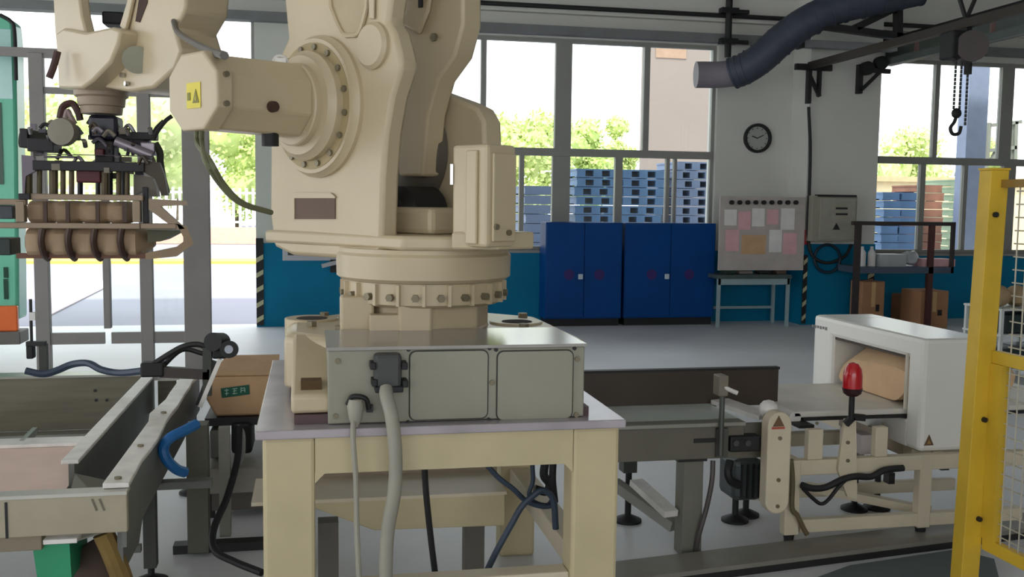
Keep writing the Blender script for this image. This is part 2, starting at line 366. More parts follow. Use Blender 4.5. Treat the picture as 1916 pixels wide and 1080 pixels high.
# white legged table
Yt = 12.1; a = P(1343, 515, Yt); b = P(1482, 515, Yt)
tb = thing('side_table', 'narrow white legged side table with dark top under the notice board', 'table', ((a.x+b.x)/2, Yt+.3, 0))
zt2 = a.z
obj('tabletop', B().box(a.x, b.x, Yt, Yt+.5, zt2-.05, zt2), mat('dark_table_top', (70, 84, 84), .5), tb, bevel=.004)
obj('apron', B().box(a.x+.02, b.x-.02, Yt+.02, Yt+.04, zt2-.13, zt2-.05), mat('pale_blue_metal', (150, 172, 176), .5), tb)
for x in (a.x+.015, b.x-.055):
    for y in (Yt+.02, Yt+.44): obj('leg', B().box(x, x+.04, y, y+.04, 0, zt2-.05), MATS['pale_blue_metal'], tb)
obj('stretcher', B().box(a.x+.05, b.x-.05, Yt+.45, Yt+.47, .2, .235), MATS['pale_blue_metal'], tb)
for k, (px, wd, h) in enumerate(((1362, .16, .06), (1392, .2, .045), (1428, .18, .05), (1458, .14, .065))):
    q = P(px, 512, Yt+.2)
    obj(('folded_cloth', 'work_gloves', 'tool_tray', 'rag_bundle')[k], B().box(q.x-wd/2, q.x+wd/2, Yt+.12, Yt+.3, zt2, zt2+h), (mat('dark_green_cloth', (40, 60, 52), .9), mat('grey_cloth', (120, 116, 112), .9), DARK, mat('brown_cloth', (92, 76, 66), .9))[k], bevel=.02,
        label=('dark green folded cloth on the left end of the side table', 'grey work gloves lying on the side table', 'flat black tool tray on the side table', 'brown rag bundle on the right end of the side table')[k], cat=('cloth', 'gloves', 'tray', 'rag')[k])
# electric cabinet on column
eb = thing('electric_cabinet', 'grey wall mounted electric cabinet with warning triangle on the column', 'electric box', (P(1560, 455, CY).x, CY-.1, P(1560, 452, CY).z))
obj('cabinet_body', B().pbox(1521, 366, 1601, 452, CY-.18, .178), mat('cabinet_beige', (150, 148, 134), .5), eb, bevel=.006)
dr = obj('door', B().pbox(1536, 370, 1599, 449, CY-.195, .015), mat('cabinet_door_grey', (158, 156, 142), .5), eb, bevel=.004)
for y in (388, 399): obj('text_line', B().pbox(1564, y, 1586, y+4, CY-.197, .002), DARK, dr)
obj('warning_triangle', B().prism([P(1558, 430, CY-.197), P(1572, 430, CY-.197), P(1565, 417, CY-.197)], (0, .002, 0)), DARK, dr)
obj('lintel_lip', B().pbox(1532, 364, 1603, 369, CY-.21, .1), DARK, eb)
# cable drop and coil
pts = [P(1513, 200, CY-.05), P(1516, 280, CY-.05), P(1514, 370, CY-.06), P(1512, 440, CY-.06), P(1520, 478, CY-.08), P(1548, 492, CY-.09), P(1580, 480, CY-.09), P(1593, 458, CY-.06)]
obj('power_cable', B().tube(pts, .022), BLACK, label='black cable dropping down the column edge and looping under the cabinet', cat='cable')
pts = [P(1548 + 24*math.cos(t_), 484 + 26*math.sin(t_), CY-.1+.004*k) for k, t_ in enumerate([x*.55 for x in range(18)])]
obj('coiled_hose', B().tube(pts, .02), mat('teal_black_hose', (16, 44, 58), .5), label='dark coiled hose hanging on the teal column below the cabinet', cat='hose')
rg = thing('red_tag', 'small red tag hanging by the notice board edge', 'tag', P(1508, 450, CY-.02)[:])
obj('tag_plate', B().pbox(1499, 430, 1512, 458, CY-.03, .01), mat('dull_red', (190, 60, 70), .6), rg)
# machine guard frame right of the column
Yg = 11.6; GF = mat('dark_guard_paint', (60, 52, 52), .5, .2)
gf = thing('tube_guard_frame', 'dark square tube guard frame standing right of the column', 'frame', (P(1700, 600, Yg).x, Yg, 0))
fx0 = P(1604, 415, Yg).x; fx1 = P(1789, 415, Yg).x; fz = P(1700, 415, Yg).z
obj('top_rail', B().box(fx0-.05, fx1, Yg, Yg+.06, fz-.05, fz), GF, gf)
obj('post', B().box(fx0, fx0+.07, Yg, Yg+.06, 0, fz-.05), GF, gf); obj('post', B().box(fx1-.04, fx1, Yg, Yg+.05, .75, fz-.05), GF, gf)
mx_ = P(1744, 480, Yg).x
obj('post', B().box(mx_-.04, mx_+.03, Yg, Yg+.05, 0, fz-.05), mat('rust_brown_tube', (78, 44, 42), .6), gf, label='rust brown middle post')
obj('shelf', B().box(fx0+.07, fx1, Yg, Yg+.55, P(1700, 512, Yg).z, P(1700, 500, Yg).z), mat('slate_shelf', (70, 84, 100), .5), gf)
zsf = P(1700, 500, Yg).z
obj('post', B().box(fx1-.04, fx1, Yg+.5, Yg+.55, 0, P(1700, 512, Yg).z), GF, gf)
for k, (px, w_, h_, mm, nm, lb, ct) in enumerate([(1612, .1, .26, PAPER, 'white_bottle', 'white plastic bottle at the left end of the guard frame shelf', 'bottle'), (1630, .1, .26, PAPER, 'white_bottle', 'white plastic bottle, second from the left on the guard frame shelf', 'bottle'),
        (1662, .36, .16, mat('pale_grey_tray', (168, 172, 172), .5), 'stacked_tray', 'pale grey stacked tray on the guard frame shelf', 'tray'), (1700, .2, .22, mat('crumpled_film', (186, 190, 194), .3), 'plastic_film', 'crumpled clear plastic film on the shelf in front of the pallets', 'film'), (1748, .45, .1, PINKP, 'paper_stack', 'low pinkish paper stack at the right end of the shelf', 'paper')]):
    q = P(px, 500, Yg+.2)
    bb = B()
    if nm == 'white_bottle': bb.lathe((q.x, Yg+.2, zsf), (0, 0, 1), [(0, w_/2), (h_*.7, w_/2), (h_*.85, w_*.22), (h_, w_*.2)], 14)
    elif nm == 'plastic_film': bb.sphere((q.x, Yg+.2, zsf+h_/2), h_/2, sc=(1.2, 1, .9), jit=.02)
    else: bb.box(q.x-w_/2, q.x+w_/2, Yg+.08, Yg+.36, zsf, zsf+h_)
    obj(nm, bb, mm, label=lb, cat=ct, smooth=nm != 'plastic_film')
def carton(px0, px1, pyt, Y, dY, label, dark=0, tilt=0):
    x0 = P(px0, 580, Y).x; x1 = P(px1, 580, Y).x; h = P(px0, pyt, Y).z
    e = thing('cardboard_carton', label, 'box', ((x0+x1)/2, Y+dY/2, 0))
    obj('carton_body', B().box(x0, x1, Y, Y+dY, 0, h), CARD, e, bevel=.008)
    obj('tape', B().box((x0+x1)/2-.03, (x0+x1)/2+.03, Y-.002, Y-.0005, h*.45, h-.01), mat('tan_tape', (214, 176, 124), .4), e)
    obj('flap', B().beam((x0+.02, Y+.02, h+.002), ((x0+x1)/2-.01, Y+.02, h+.03), .02, .008), CARD, e)
    obj('handle_slot', B().box(x0+(x1-x0)*.62, x0+(x1-x0)*.78, Y-.002, Y-.0005, h*.35, h*.5), BLACK, e)
    return e
carton(1612, 1654, 527, 11.9, .3, 'upright brown cardboard carton beneath the left end of the shelf')
carton(1722, 1774, 545, 11.7, .45, 'open brown cardboard carton beneath the right end of the shelf')
carton(1690, 1718, 552, 12.25, .3, 'small dark brown carton behind the open carton under the shelf')
# framed board + bracket on pier behind the robot
fb = thing('framed_panel', 'white framed dark display panel on the teal pier behind the robot', 'panel', (P(590, 480, YW).x, YW-.02, P(590, 488, YW).z))
obj('frame', B().pbox(528, 400, 668, 488, YW-.03, .029), mat('pale_frame', (190, 190, 196), .5), fb, bevel=.004)
obj('panel', B().pbox(538, 408, 660, 478, YW-.034, .004), mat('dark_display', (66, 60, 60), .4), fb)
obj('sheet', B().pbox(580, 412, 630, 474, YW-.037, .003), mat('beige_sheet', (150, 142, 128), .6), fb)
hb = thing('wall_bracket', 'grey handle on a black bracket below the framed panel', 'bracket', (P(620, 500, YW).x, YW-.06, P(620, 508, YW).z))
obj('bracket_plate', B().pbox(618, 486, 640, 510, YW-.05, .038), BLACK, hb)
obj('handle', B().beam(P(602, 498, YW-.08), P(634, 490, YW-.08), .04, .05), mat('light_handle', (180, 180, 184), .4), hb)

# ------------------------------------------------------------------ duct, hoist rails
dk = thing('exhaust_duct', 'thick blue grey flexible exhaust duct hanging under the ceiling at upper right', 'duct', P(1450, 90, 11.6)[:])
dp = [P(1372, 137, 11.8), P(1395, 128, 11.7), P(1425, 108, 11.6), P(1465, 72, 11.5), P(1510, 40, 11.4), P(1570, 14, 11.3), P(1640, -2, 11.2), P(1720, -20, 11.1)]
obj('flexible_duct', B().tube(dp, .195, n=20, sub=8), DUCTM, dk)
obj('duct_mouth', B().tube([P(1302, 140, 11.95), P(1318, 140, 11.93), P(1345, 140, 11.88), P(1372, 137, 11.8)], .165, n=24, sub=4), mat('pale_grey_duct', (128, 122, 130), .6), dk, label='paler grey open duct end')
for k in range(16):
    q = k/15*(len(dp)-1); i = min(int(q), len(dp)-2); u = q-i; p_ = dp[i].lerp(dp[i+1], u); d_ = (dp[i+1]-dp[i]).normalized()
    obj('rib', B().cyl(p_-d_*.012, p_+d_*.012, .203, n=20), DUCTM, dk)
ts = thing('steel_truss', 'dark triangular steel truss bracket under the duct', 'bracket', P(1610, 60, 11.2)[:])
Yk = 11.3
for p_, q_ in (((1532, 48), (1692, 70)), ((1680, -40), (1680, 72)), ((1600, 52), (1682, 12)), ((1532, 48), (1700, -22))):
    obj('truss_bar', B().beam(P(*p_, Yk), P(*q_, Yk), .08, .1, (0, 1, 0)), DARK, ts)
XR = 6.5
rl = thing('crane_rail', 'long thin dark crane rail running out from the column toward the camera', 'rail', P(1500, 130, X=XR)[:])
ra = P(1500, 130, X=XR); rb = P(1916, 12, X=XR); d_ = (rb-ra)
rz = (ra.z+rb.z)/2
obj('rail_beam', B().box(XR-.04, XR+.04, 5.5, 12.28, rz-.045, rz+.045), mat('rail_brown', (60, 54, 48), .6, .2), rl)
obj('rail_beam', B().box(XR+1.1, XR+1.18, 5.5, 12.75, rz+.05, rz+.14), mat('rail_green_grey', (104, 114, 108), .6, .2), rl)
obj('end_bracket', B().box(XR-.22, XR+.3, 12.24, 12.298, rz-.06, rz+.02).box(XR-.06, XR-.01, 12.2, 12.28, rz-.5, rz-.06).box(XR+.1, XR+.14, 12.22, 12.28, rz-.4, rz-.06), DARK, rl)
obj('brace', B().beam((XR+.14, 12.26, rz-.4), (XR-.05, 12.26, rz-.06), .04, .04), DARK, rl)
hd = thing('crane_girder', 'wide grey green girder overhead at the right, beyond the hoist', 'girder', (8.2, 10, 3.6))
g0 = P(1665, 118, YW-.1); g1 = P(1916, 52, X=g0.x)
obj('girder_web', B().box(g0.x-.02, g0.x+.02, 6.5, YW-.01, g0.z-.0, g0.z+.3), MATS['rail_green_grey'], hd)
obj('girder_flange', B().box(g0.x-.09, g0.x+.09, 6.5, YW-.01, g0.z-.03, g0.z).box(g0.x-.09, g0.x+.09, 6.5, YW-.01, g0.z+.3, g0.z+.33), DARK, hd)
for y in (7.5, 9, 10.5, 12): obj('girder_stiffener', B().box(g0.x-.08, g0.x+.08, y, y+.02, g0.z, g0.z+.3), mat('dusty_red_steel', (150, 120, 116), .7), hd)
Yb = 12.2
pb = thing('pulley_bracket', 'black double pulley bracket sticking out of the column top right', 'bracket', P(1630, 130, Yb)[:])
for px, py in ((1622, 128), (1648, 118)): q = P(px, py, Yb); obj('pulley', B().cyl((q.x, Yb-.04, q.z), (q.x, Yb+.05, q.z), .09, n=18), BLACK, pb)
obj('bracket_arm', B().beam(P(1612, 130, Yb), P(1665, 134, Yb), .05, .06), DARK, pb)
obj('brace', B().beam(P(1612, 168, Yb), P(1645, 136, Yb), .04, .04), DARK, pb)
obj('mounting_plate', B().pbox(1608, 120, 1614, 175, Yb+.02, .08), DARK, pb)
# hoist
hq = P(1806, 72, X=XR); 
ho = thing('chain_hoist', 'dark chain hoist with round drum hanging from the thin crane rail', 'hoist', (XR, hq.y, hq.z-.25))
R_ = .155
obj('drum', B().cyl((XR-.02, hq.y-.15, rz-.24), (XR+.1, hq.y+.15, rz-.24), R_, n=28), mat('drum_brown', (86, 78, 78), .5, .3), ho)
obj('housing', B().box(XR-.21, XR-.04, hq.y-.1, hq.y+.12, rz-.36, rz-.08), BLACK, ho, bevel=.02)
obj('hanger', B().box(XR-.03, XR+.03, hq.y-.06, hq.y+.06, rz-.1, rz+.06), DARK, ho)
for sx in (-1, 1): obj('hanger_strap', B().beam((XR, hq.y, rz+.04), (XR+sx*.16, hq.y, rz+.42), .025, .04, (0, 1, 0)), DARK, ho)
q = P(1789, 225, hq.y)
for dx in (-.035, .03):
    b = B(); z = rz-.34
    while z > q.z+.12: b.cyl((q.x+dx, hq.y, z), (q.x+dx, hq.y, z-.035), .009 if int(z*100) % 2 else .012, n=6); z -= .04
    obj('chain', b, DARK, ho)
b = B(); z = rz-.34; xx = P(1810, 150, hq.y).x; ze = P(1806, 235, hq.y).z
while z > ze: b.cyl((xx, hq.y, z), (xx, hq.y, z-.035), .012, n=6); z -= .04
obj('hand_chain', b, DARK, ho)
obj('chain_tube', B().cyl((xx, hq.y, rz-.3), (xx, hq.y, rz-.5), .04, n=10), BLACK, ho)
obj('hook_block', B().sphere((q.x, hq.y, q.z+.07), .055, sc=(1, .7, 1)), BLACK, ho)
obj('hook', B().tube([(q.x, hq.y, q.z+.04), (q.x-.02, hq.y, q.z-.02), (q.x-.06, hq.y, q.z-.08), (q.x-.03, hq.y, q.z-.14), (q.x+.04, hq.y, q.z-.13), (q.x+.06, hq.y, q.z-.06)], .018), BLACK, ho)
lt = thing('ceiling_light_bar', 'flat pale grey light fitting under the duct truss', 'light fitting', P(1600, 90, 11.9)[:])
obj('fitting_body', B().box(P(1505, 90, 11.9).x, P(1680, 90, 11.9).x, 11.9, 12.05, P(1600, 92, 11.9).z, P(1600, 78, 11.9).z), mat('pale_fitting', (150, 152, 154), .5), lt, bevel=.01)
obj('end_cap', B().box(P(1500, 90, 11.9).x, P(1505, 90, 11.9).x, 11.89, 12.06, P(1600, 94, 11.9).z, P(1600, 76, 11.9).z), DARK, lt)

# ------------------------------------------------------------------ outside
def tree(px, Y, pyt, wid, label, hue):
    c = P(px, pyt, Y); H = c.z; x = c.x; R = wid/2
    e = thing('leafy_tree', label, 'tree', (x, Y, 0), 'trees beyond the picket fence')
    obj('trunk', B().tube([(x, Y, 0), (x+.1, Y, H*.3), (x-.05, Y, H*.6)], .16, n=8), mat('bark', (96, 84, 66), .9), e)
    b = B()
    cl = [(x+random.uniform(-.6, .6)*R, Y+random.uniform(-.4, .4)*R, H*random.uniform(.3, .85), R*random.uniform(.4, .6)) for _ in range(9)] + [(x, Y, H-R*.5, R*.5)]
    for cx, cy, cz, r in cl:
        for _ in range(330):
            d = Vector((random.gauss(0, 1), random.gauss(0, 1), random.gauss(0, 1))).normalized()*r*random.uniform(.6, 1.05)
            p = Vector((cx, cy, cz)) + d; u = Vector([random.uniform(-1, 1) for _ in range(3)]).normalized(); v = u.orthogonal().normalized(); s_ = random.uniform(.07, .17)
            b.bm.faces.new([b.bm.verts.new(p+u*s_), b.bm.verts.new(p+v*s_), b.bm.verts.new(p-u*s_), b.bm.verts.new(p-v*s_)])
        b.sphere((cx, cy, cz), r*.72, jit=.08*r)
    obj('foliage', b, mat('spring_leaves_%d' % hue, ((206, 220, 140), (196, 214, 132), (214, 226, 152))[hue], .8, 0, .12, .8), e)
for i, a in enumerate([(60, 42, 178, 7, 'bright leafy tree seen behind the gripper at far left', 0), (230, 51, 172, 8, 'wide bright tree seen between the gripper and the motor', 2), (440, 60, 205, 7, 'bright leafy tree seen through the open gate above the white fence', 1), (330, 69, 190, 6, 'bright leafy tree half hidden by the thick partition post', 0),
        (945, 42, 212, 4.5, 'bright tree in the left pane of the middle window', 0), (1015, 50, 205, 3.6, 'bright tree just left of the wide window mullion', 2), (1100, 58, 220, 4, 'bright tree just right of the wide window mullion', 1), (1155, 66, 215, 3.4, 'bright tree beside the pink building', 0),
        (1712, 50, 232, 4.5, 'bright tree seen through the right window near the column', 2), (1860, 42, 262, 4, 'low bright tree behind the outdoor steel column', 1), (690, 58, 210, 5, 'bright tree hidden mostly behind the robot arm', 0)]): tree(*a)
FW = mat('white_fence_paint', (232, 230, 222), .6)
pf = thing('picket_fence', 'long white picket fence outside beyond the gate opening', 'fence', (-5, 37, 0))
xa, xb = P(-60, 400, 37).x, P(560, 400, 37).x
n = int((xb-xa)/.23)
for k in range(n):
    x = xa+k*.23; obj('picket', B().box(x, x+.09, 37, 37.04, .55, P(430, 352, 37).z), FW, pf)
for z in (.75, 1.8): obj('fence_rail', B().box(xa, xb, 37.04, 37.08, z, z+.08), FW, pf)
obj('fence_base', B().box(xa, xb, 36.95, 37.2, 0, .6), mat('salmon_fence_base', (226, 178, 156), .8), pf)
obj('yellow_kerb', B().box(-22, 1.5, 25.6, 26.8, -.01, .06), mat('yellow_kerb_paint', (238, 196, 96), .7), label='yellow painted kerb across the yard outside the gate', cat='kerb')
obj('paved_strip', B().prism([P(95, 590, Z=.0), P(192, 541, Z=.0), P(200, 526, Z=.0), P(95, 526, Z=.0)], (0, 0, .015)), mat('pinkish_paving', (214, 196, 196), .8), label='pinkish paved patch in the yard seen through the partition', cat='paving')
bl = thing('pink_building', 'pale pink building wall seen in the right pane of the middle window', 'building', (P(1300, 300, 30).x, 32, 0))
x0 = P(1214, 200, 30).x; x1 = P(1460, 200, 30).x
obj('wall', B().box(x0, x1, 30, 30.8, 0, 8.2), mat('pale_pink_render', (144, 132, 124), .8, 0, .03, .3), bl)
obj('window', B().pbox(1228, 84, 1284, 110, 29.97, .06), mat('tan_shutter', (166, 138, 116), .7), bl)
obj('roof_parapet', B().box(x0-.1, x1+.1, 29.9, 30.9, 8.2, 8.4), mat('pale_pink_trim', (220, 204, 196), .8), bl)
by = thing('cream_outbuilding', 'low cream building wall outside the right window behind the pallets', 'building', (15, 27, 0))
x0 = P(1560, 340, 26).x; x1 = P(1990, 340, 26).x
obj('wall', B().box(x0, x1, 26, 29.3, 0, 2.35), mat('cream_render', (226, 208, 166), .8), by)
obj('roof', B().box(x0-.2, x1+.2, 25.8, 29.5, 2.35, 2.5), mat('tan_roof', (196, 172, 130), .8), by)
# yard steel column
cl = thing('yard_column', 'tall blue grey steel column standing outside the right window', 'column', (P(1820, 300, 14.6).x, 14.7, 0))
obj('shaft', B().box(P(1806, 300, 14.6).x, P(1844, 300, 14.6).x, 14.6, 14.85, 0, 7), mat('blue_grey_steel', (140, 150, 176), .5), cl, bevel=.01)
obj('base_plate', B().box(P(1800, 300, 14.6).x, P(1850, 300, 14.6).x, 14.55, 14.9, -.01, .03), DARK, cl)
# steel stair outside
st = thing('yard_stair', 'grey steel stair structure outside beyond the blue grey column', 'stairs', (P(1870, 400, 18).x, 18, 0))
for px0, py0, px1, py1 in ((1790, 330, 1815, 250), (1852, 235, 1910, 228), (1850, 282, 1900, 276), (1856, 300, 1880, 250), (1846, 300, 1850, 230), (1898, 300, 1900, 228)):
    obj('stair_bar', B().beam(P(px0, py0, 18), P(px1, py1, 18), .07, .09, (0, 1, 0)), mat('stair_steel', (120, 122, 110), .6), st)
for px0, py0, px1, py1 in ((1850, 600, 1850, 236), (1900, 600, 1900, 230)):
    q0 = P(px1, py1, 18); obj('stair_leg', B().box(q0.x-.04, q0.x+.04, 18, 18.08, 0, q0.z), MATS['stair_steel'], st)
# pallets
def pallet(material, wd, dp_):
    b = B(); 
    b.box(-wd/2, wd/2, -dp_/2, dp_/2, .11, .135)
    for i in (-1, 0, 1): b.box(i*(wd/2-.08)-.07, i*(wd/2-.08)+.07, -dp_/2, dp_/2, .02, .11)
    b.box(-wd/2, wd/2, -dp_/2, -dp_/2+.1, 0, .02); b.box(-wd/2, wd/2, dp_/2-.1, dp_/2, 0, .02)
    return b
PB = mat('blue_pallet_plastic', (92, 126, 166), .5, 0, .12, 3); PW = mat('weathered_pallet_wood', (150, 104, 84), .8, 0, .15, 4); PG = mat('grey_blue_crate_plastic', (120, 136, 166), .6)
ORD = 'topmost second third fourth fifth sixth seventh eighth ninth tenth eleventh twelfth thirteenth fourteenth fifteenth sixteenth seventeenth eighteenth'.split()
def stack(px0, px1, pyt, Y, material, label, grp, name='plastic_pallet'):
    a = P(px0, 340, Y).x; b = P(px1, 340, Y).x; top = P((px0+px1)/2, pyt, Y).z; n = max(1, round(top/.145)); first = None
    for k in range(n):
        if first is None:
            bb = pallet(material, b-a, .95); first = obj(name, bb, material, label=label, cat='pallet', group=grp)
        o = first if k == 0 else first.copy()
        if k: COL.objects.link(o)
        o['label'] = label % (ORD[n-1-k] + (' from the top' if k < n-1 else ''))
        o.location = ((a+b)/2+random.uniform(-.03, .03), Y+.5, -.01+k*.145)
stack(1078, 1158, 322, 15.2, PB, 'blue pallet, %s, in the stack just right of the wide mullion', 'pallets in the left outdoor stack')
stack(1164, 1242, 318, 15.2, PB, 'blue pallet, %s, in the stack behind the right locker', 'pallets in the middle outdoor stack')
stack(1264, 1338, 308, 15.2, PG, 'grey blue pallet, %s, in the stack beneath the pink building', 'pallets in the tall outdoor stack')
stack(982, 1034, 340, 14.8, PG, 'grey blue pallet, %s, in the stack beside the robot', 'pallets in the stack by the robot')
stack(1655, 1688, 356, 15.4, PB, 'blue pallet, %s, in the stack nearest the column', 'pallets in the narrow stack')
stack(1689, 1722, 352, 15.4, PB, 'blue pallet, %s, in the second stack from the column', 'pallets in the second stack')
stack(1730, 1768, 345, 15.8, PW, 'brown wooden pallet, %s, in the stack behind the guard frame', 'wooden pallets outside', 'wooden_pallet')
stack(1786, 1806, 335, 17.0, mat('pale_green_pallet', (150, 170, 140), .7), 'pale green pallet, %s, by the blue grey yard column', 'pale green pallets outside')

# ------------------------------------------------------------------ robot stand
TX0, TX1, TY0, TY1, TZ = -0.17, 1.005, 3.04, 4.42, 0.9
sd = thing('robot_stand', 'heavy cream steel stand with worn steel top carrying the robot', 'stand', ((TX0+TX1)/2, (TY0+TY1)/2, 0))
obj('top_plate', B().box(TX0, TX1, TY0, TY1, TZ-.028, TZ), TOPM, sd, bevel=.004)
lx0, lx1 = TX0+.02, TX1-.015; za = TZ-.0285; zb_ = P(820, 878, TY0+.02).z
LW = .158
for x in (lx0, lx1-LW):
    for y in (TY0+.02, TY1-.14): obj('leg', B().box(x, x+LW, y, y+.12, 0, za), CREAM2, sd, bevel=.012)
for y in (TY0+.0215, TY1-.1385): obj('apron', B().box(lx0+LW, lx1-LW, y, y+.117, zb_, za), CREAM2, sd)
for x in (lx0+.0015, lx1-LW+.0015): obj('side_apron', B().box(x, x+LW-.003, TY0+.14, TY1-.14, zb_, za), CREAM2, sd)
for x in (lx0+.03, lx1-.12): obj('lower_side_rail', B().box(x, x+.09, TY0+.14, TY1-.14, .33, .41), IVORY, sd, bevel=.006)
obj('lower_rail', B().box(lx0+LW, lx1-LW, TY0+.04, TY0+.12, .29, .385), IVORY, sd, bevel=.006)
obj('weld_corner', B().prism([(lx0+LW-.001, TY0+.022, zb_+.001), (lx0+LW+.03, TY0+.022, zb_+.001), (lx0+LW-.001, TY0+.022, zb_-.03)], (0, .115, 0)).prism([(lx1-LW+.001, TY0+.022, zb_+.001), (lx1-LW-.03, TY0+.022, zb_+.001), (lx1-LW+.001, TY0+.022, zb_-.03)], (0, .115, 0)), CREAM2, sd)
# low trough seen through the stand
lt_ = thing('low_trough', 'low cream tapered trough on a short leg seen through the stand opening', 'trough', (.45, 4.15, 0))
Yl = 3.78
obj('trough_body', B().prism([P(500, 946, Yl), P(590, 952, Yl), P(700, 993, Yl), P(945, 984, Yl), P(945, 922, Yl)], (0, .3, 0)), CREAM2, lt_, bevel=.004)
obj('trough_flange', B().prism([P(470, 941, Yl-.01), P(948, 920, Yl-.01), P(948, 926, Yl-.01), P(470, 948, Yl-.01)], (0, .33, 0)), IVORY, lt_)
obj('back_plate', B().prism([P(560, 912, Yl+.31), P(930, 896, Yl+.31), P(930, 868, Yl+.31), P(560, 880, Yl+.31)], (0, .02, 0)), mat('taupe_panel', (158, 142, 122), .6), lt_)
q = P(866, 1060, Z=0)
obj('leg', B().box(q.x-.04, q.x+.04, Yl+.1, Yl+.18, .06, P(860, 985, Yl+.1).z), mat('grey_leg', (112, 108, 100), .6), lt_)
obj('foot', B().cyl((q.x, Yl+.14, 0), (q.x, Yl+.14, .012), .05).cyl((q.x, Yl+.14, .012), (q.x, Yl+.14, .07), .014), BLACK, lt_)
obj('leg', B().box(.02, .1, Yl+.1, Yl+.18, .06, .33), MATS['grey_leg'], lt_); obj('foot', B().cyl((.06, Yl+.14, 0), (.06, Yl+.14, .06), .05, .02), BLACK, lt_)

# ------------------------------------------------------------------ palletizing robot
O = Vector((.42, 3.75, 0)); A = Vector((-.58, .814, 0)).normalized(); S = Vector((-.814, -.58, 0)).normalized()
def L(a, s, z): return O + A*a + S*s + Vector((0, 0, z))
def LP(px, py, s0): return PL(px, py, O + S*s0, S)
rb_ = thing('palletizing_robot', 'large cream palletizing robot arm bolted to the cream stand, reaching over to the left', 'robot', (O.x, O.y, TZ))
# foot frame
b = B(); r = .56
oc = [Vector((O.x + r*math.cos(rad(22.5+45*k)), O.y+.05 + r*.98*math.sin(rad(22.5+45*k)), 0)) for k in range(8)]
b.ring_loft([[v + Vector((0, 0, .93)) for v in oc], [v + Vector((0, 0, 1.105)) for v in oc], [O + (v-O)*.94 + Vector((0, 0, 1.13)) for v in oc]])
obj('foot_frame', b, CREAM, rb_, bevel=.012)
obj('mounting_plate', B().box(-.055, .9, 3.12, 4.35, TZ+.0005, .93), mat('dark_red_brown_plate', (84, 62, 64), .5), rb_)
b = B(); b.prism([(-.065, 3.125, .932), (-.065, 4.3, .932), (-.065, 4.3, 1.1), (-.065, 3.55, 1.125), (-.065, 3.125, .99)], (.13, 0, 0))
fr = obj('foot_rail', b, CREAM, rb_, bevel=.012)
ps = [P(567, 714, 3.124), P(594, 714, 3.124), P(590, 690, 3.124), P(572, 690, 3.124)]
obj('pocket', B().box(-.035, .03, 3.16, 3.22, 1.0, 1.03), mat('brown_pocket', (84, 62, 30), .8), rb_)
obj('foot_rail', B().prism([(.86, 3.5, .932), (.86, 4.3, .932), (.86, 4.3, 1.09), (.86, 3.5, 1.1)], (.13, 0, 0)), CREAM, rb_, bevel=.012)
for x, y, z in ((.0, 3.98, 1.125), (P(965, 604, Z=1.13).x, P(965, 604, Z=1.13).y, 1.125)):
    e_ = obj('lug', B().cyl((x, y, z-.06), (x, y, z+.012), .105, n=24), CREAM, rb_, bevel=.004)
    obj('lug_hole', B().cyl((x, y-.02, z+.012), (x, y-.02, z+.0135), .06, n=20), mat('dark_hole', (50, 44, 36), .9), e_)
for x, y in ((.0, 3.75), (.05, 4.05), (.1, 3.6), (.78, 3.6), (.85, 3.95)):
    obj('bolt', B().cyl((x, y, 1.12), (x, y, 1.15), .02, n=6), BOLT, rb_)
obj('pedestal', B().lathe((O.x, O.y, 0), (0, 0, 1), [(1.05, .27), (1.12, .265), (1.13, .25), (1.235, .25)], 8), CREAM, rb_, bevel=.008)
obj('pedestal_rib', B().box(.30, .42, O.y-.275, O.y-.15, 1.06, 1.3).box(.10, .22, O.y-.2, O.y-.1, 1.06, 1.26), CREAM, rb_, bevel=.01)
obj('pedestal_panel', B().box(.2, .38, O.y-.262, O.y-.2, 1.08, 1.2), CREAM, rb_, bevel=.004)
obj('bolt_ring', B().lathe((O.x, O.y, 0), (0, 0, 1), [(1.225, .285), (1.235, .3), (1.31, .3)], 48), CREAM, rb_)
for k in range(22):
    a = rad(-170 + 17*k)
    if k < 21:
        c = Vector((O.x+.302*math.cos(a), O.y+.302*math.sin(a), 1.262)); n_ = Vector((math.cos(a), math.sin(a), 0))
        o_ = obj('ring_bolt', B().cyl(c-n_*.01, c+n_*.018, .014, n=6), BOLT, rb_)
        t_ = Vector((-n_.y, n_.x, 0))
        obj('ring_lug', B().beam(c+Vector((0, 0, -.03))+t_*.03, c+Vector((0, 0, .045))+t_*.03, .012, .022, n_), CREAM, rb_)
obj('turntable', B().lathe((O.x, O.y, 0), (0, 0, 1), [(1.312, .31), (1.325, .328), (1.405, .33), (1.415, .322), (1.43, .322), (1.43, .2)], 64), CREAM, rb_)
# carousel
b = B(); b.prism([L(.62, .3, 1.431), L(.62, -.25, 1.431), L(-.25, -.3, 1.431), L(-.36, -.1, 1.431), L(-.36, .1, 1.431), L(-.2, .28, 1.431)], (0, 0, .05))
obj('carousel_base', b, CREAM, rb_, bevel=.012)
sA = .28
ca = [(506, 300), (504, 400), (512, 462), (545, 478), (640, 484), (712, 484), (718, 420), (719, 330), (724, 250), (734, 180), (600, 180), (540, 230)]
wnd = B().prism([LP(x, y, sA+.001) for x, y in ((545, 366), (552, 361), (620, 361), (628, 368), (628, 410), (545, 410))], S*.004)
wn = obj('name_plate_recess', wnd, mat('brown_recess', (104, 84, 72), .7), rb_)
obj('recess_frame', B().prism([LP(x, y, sA+.0052) for x, y in ((545, 366), (552, 361), (620, 361), (628, 368), (628, 371), (552, 371), (552, 410), (545, 410))], S*.004), CREAM, rb_)
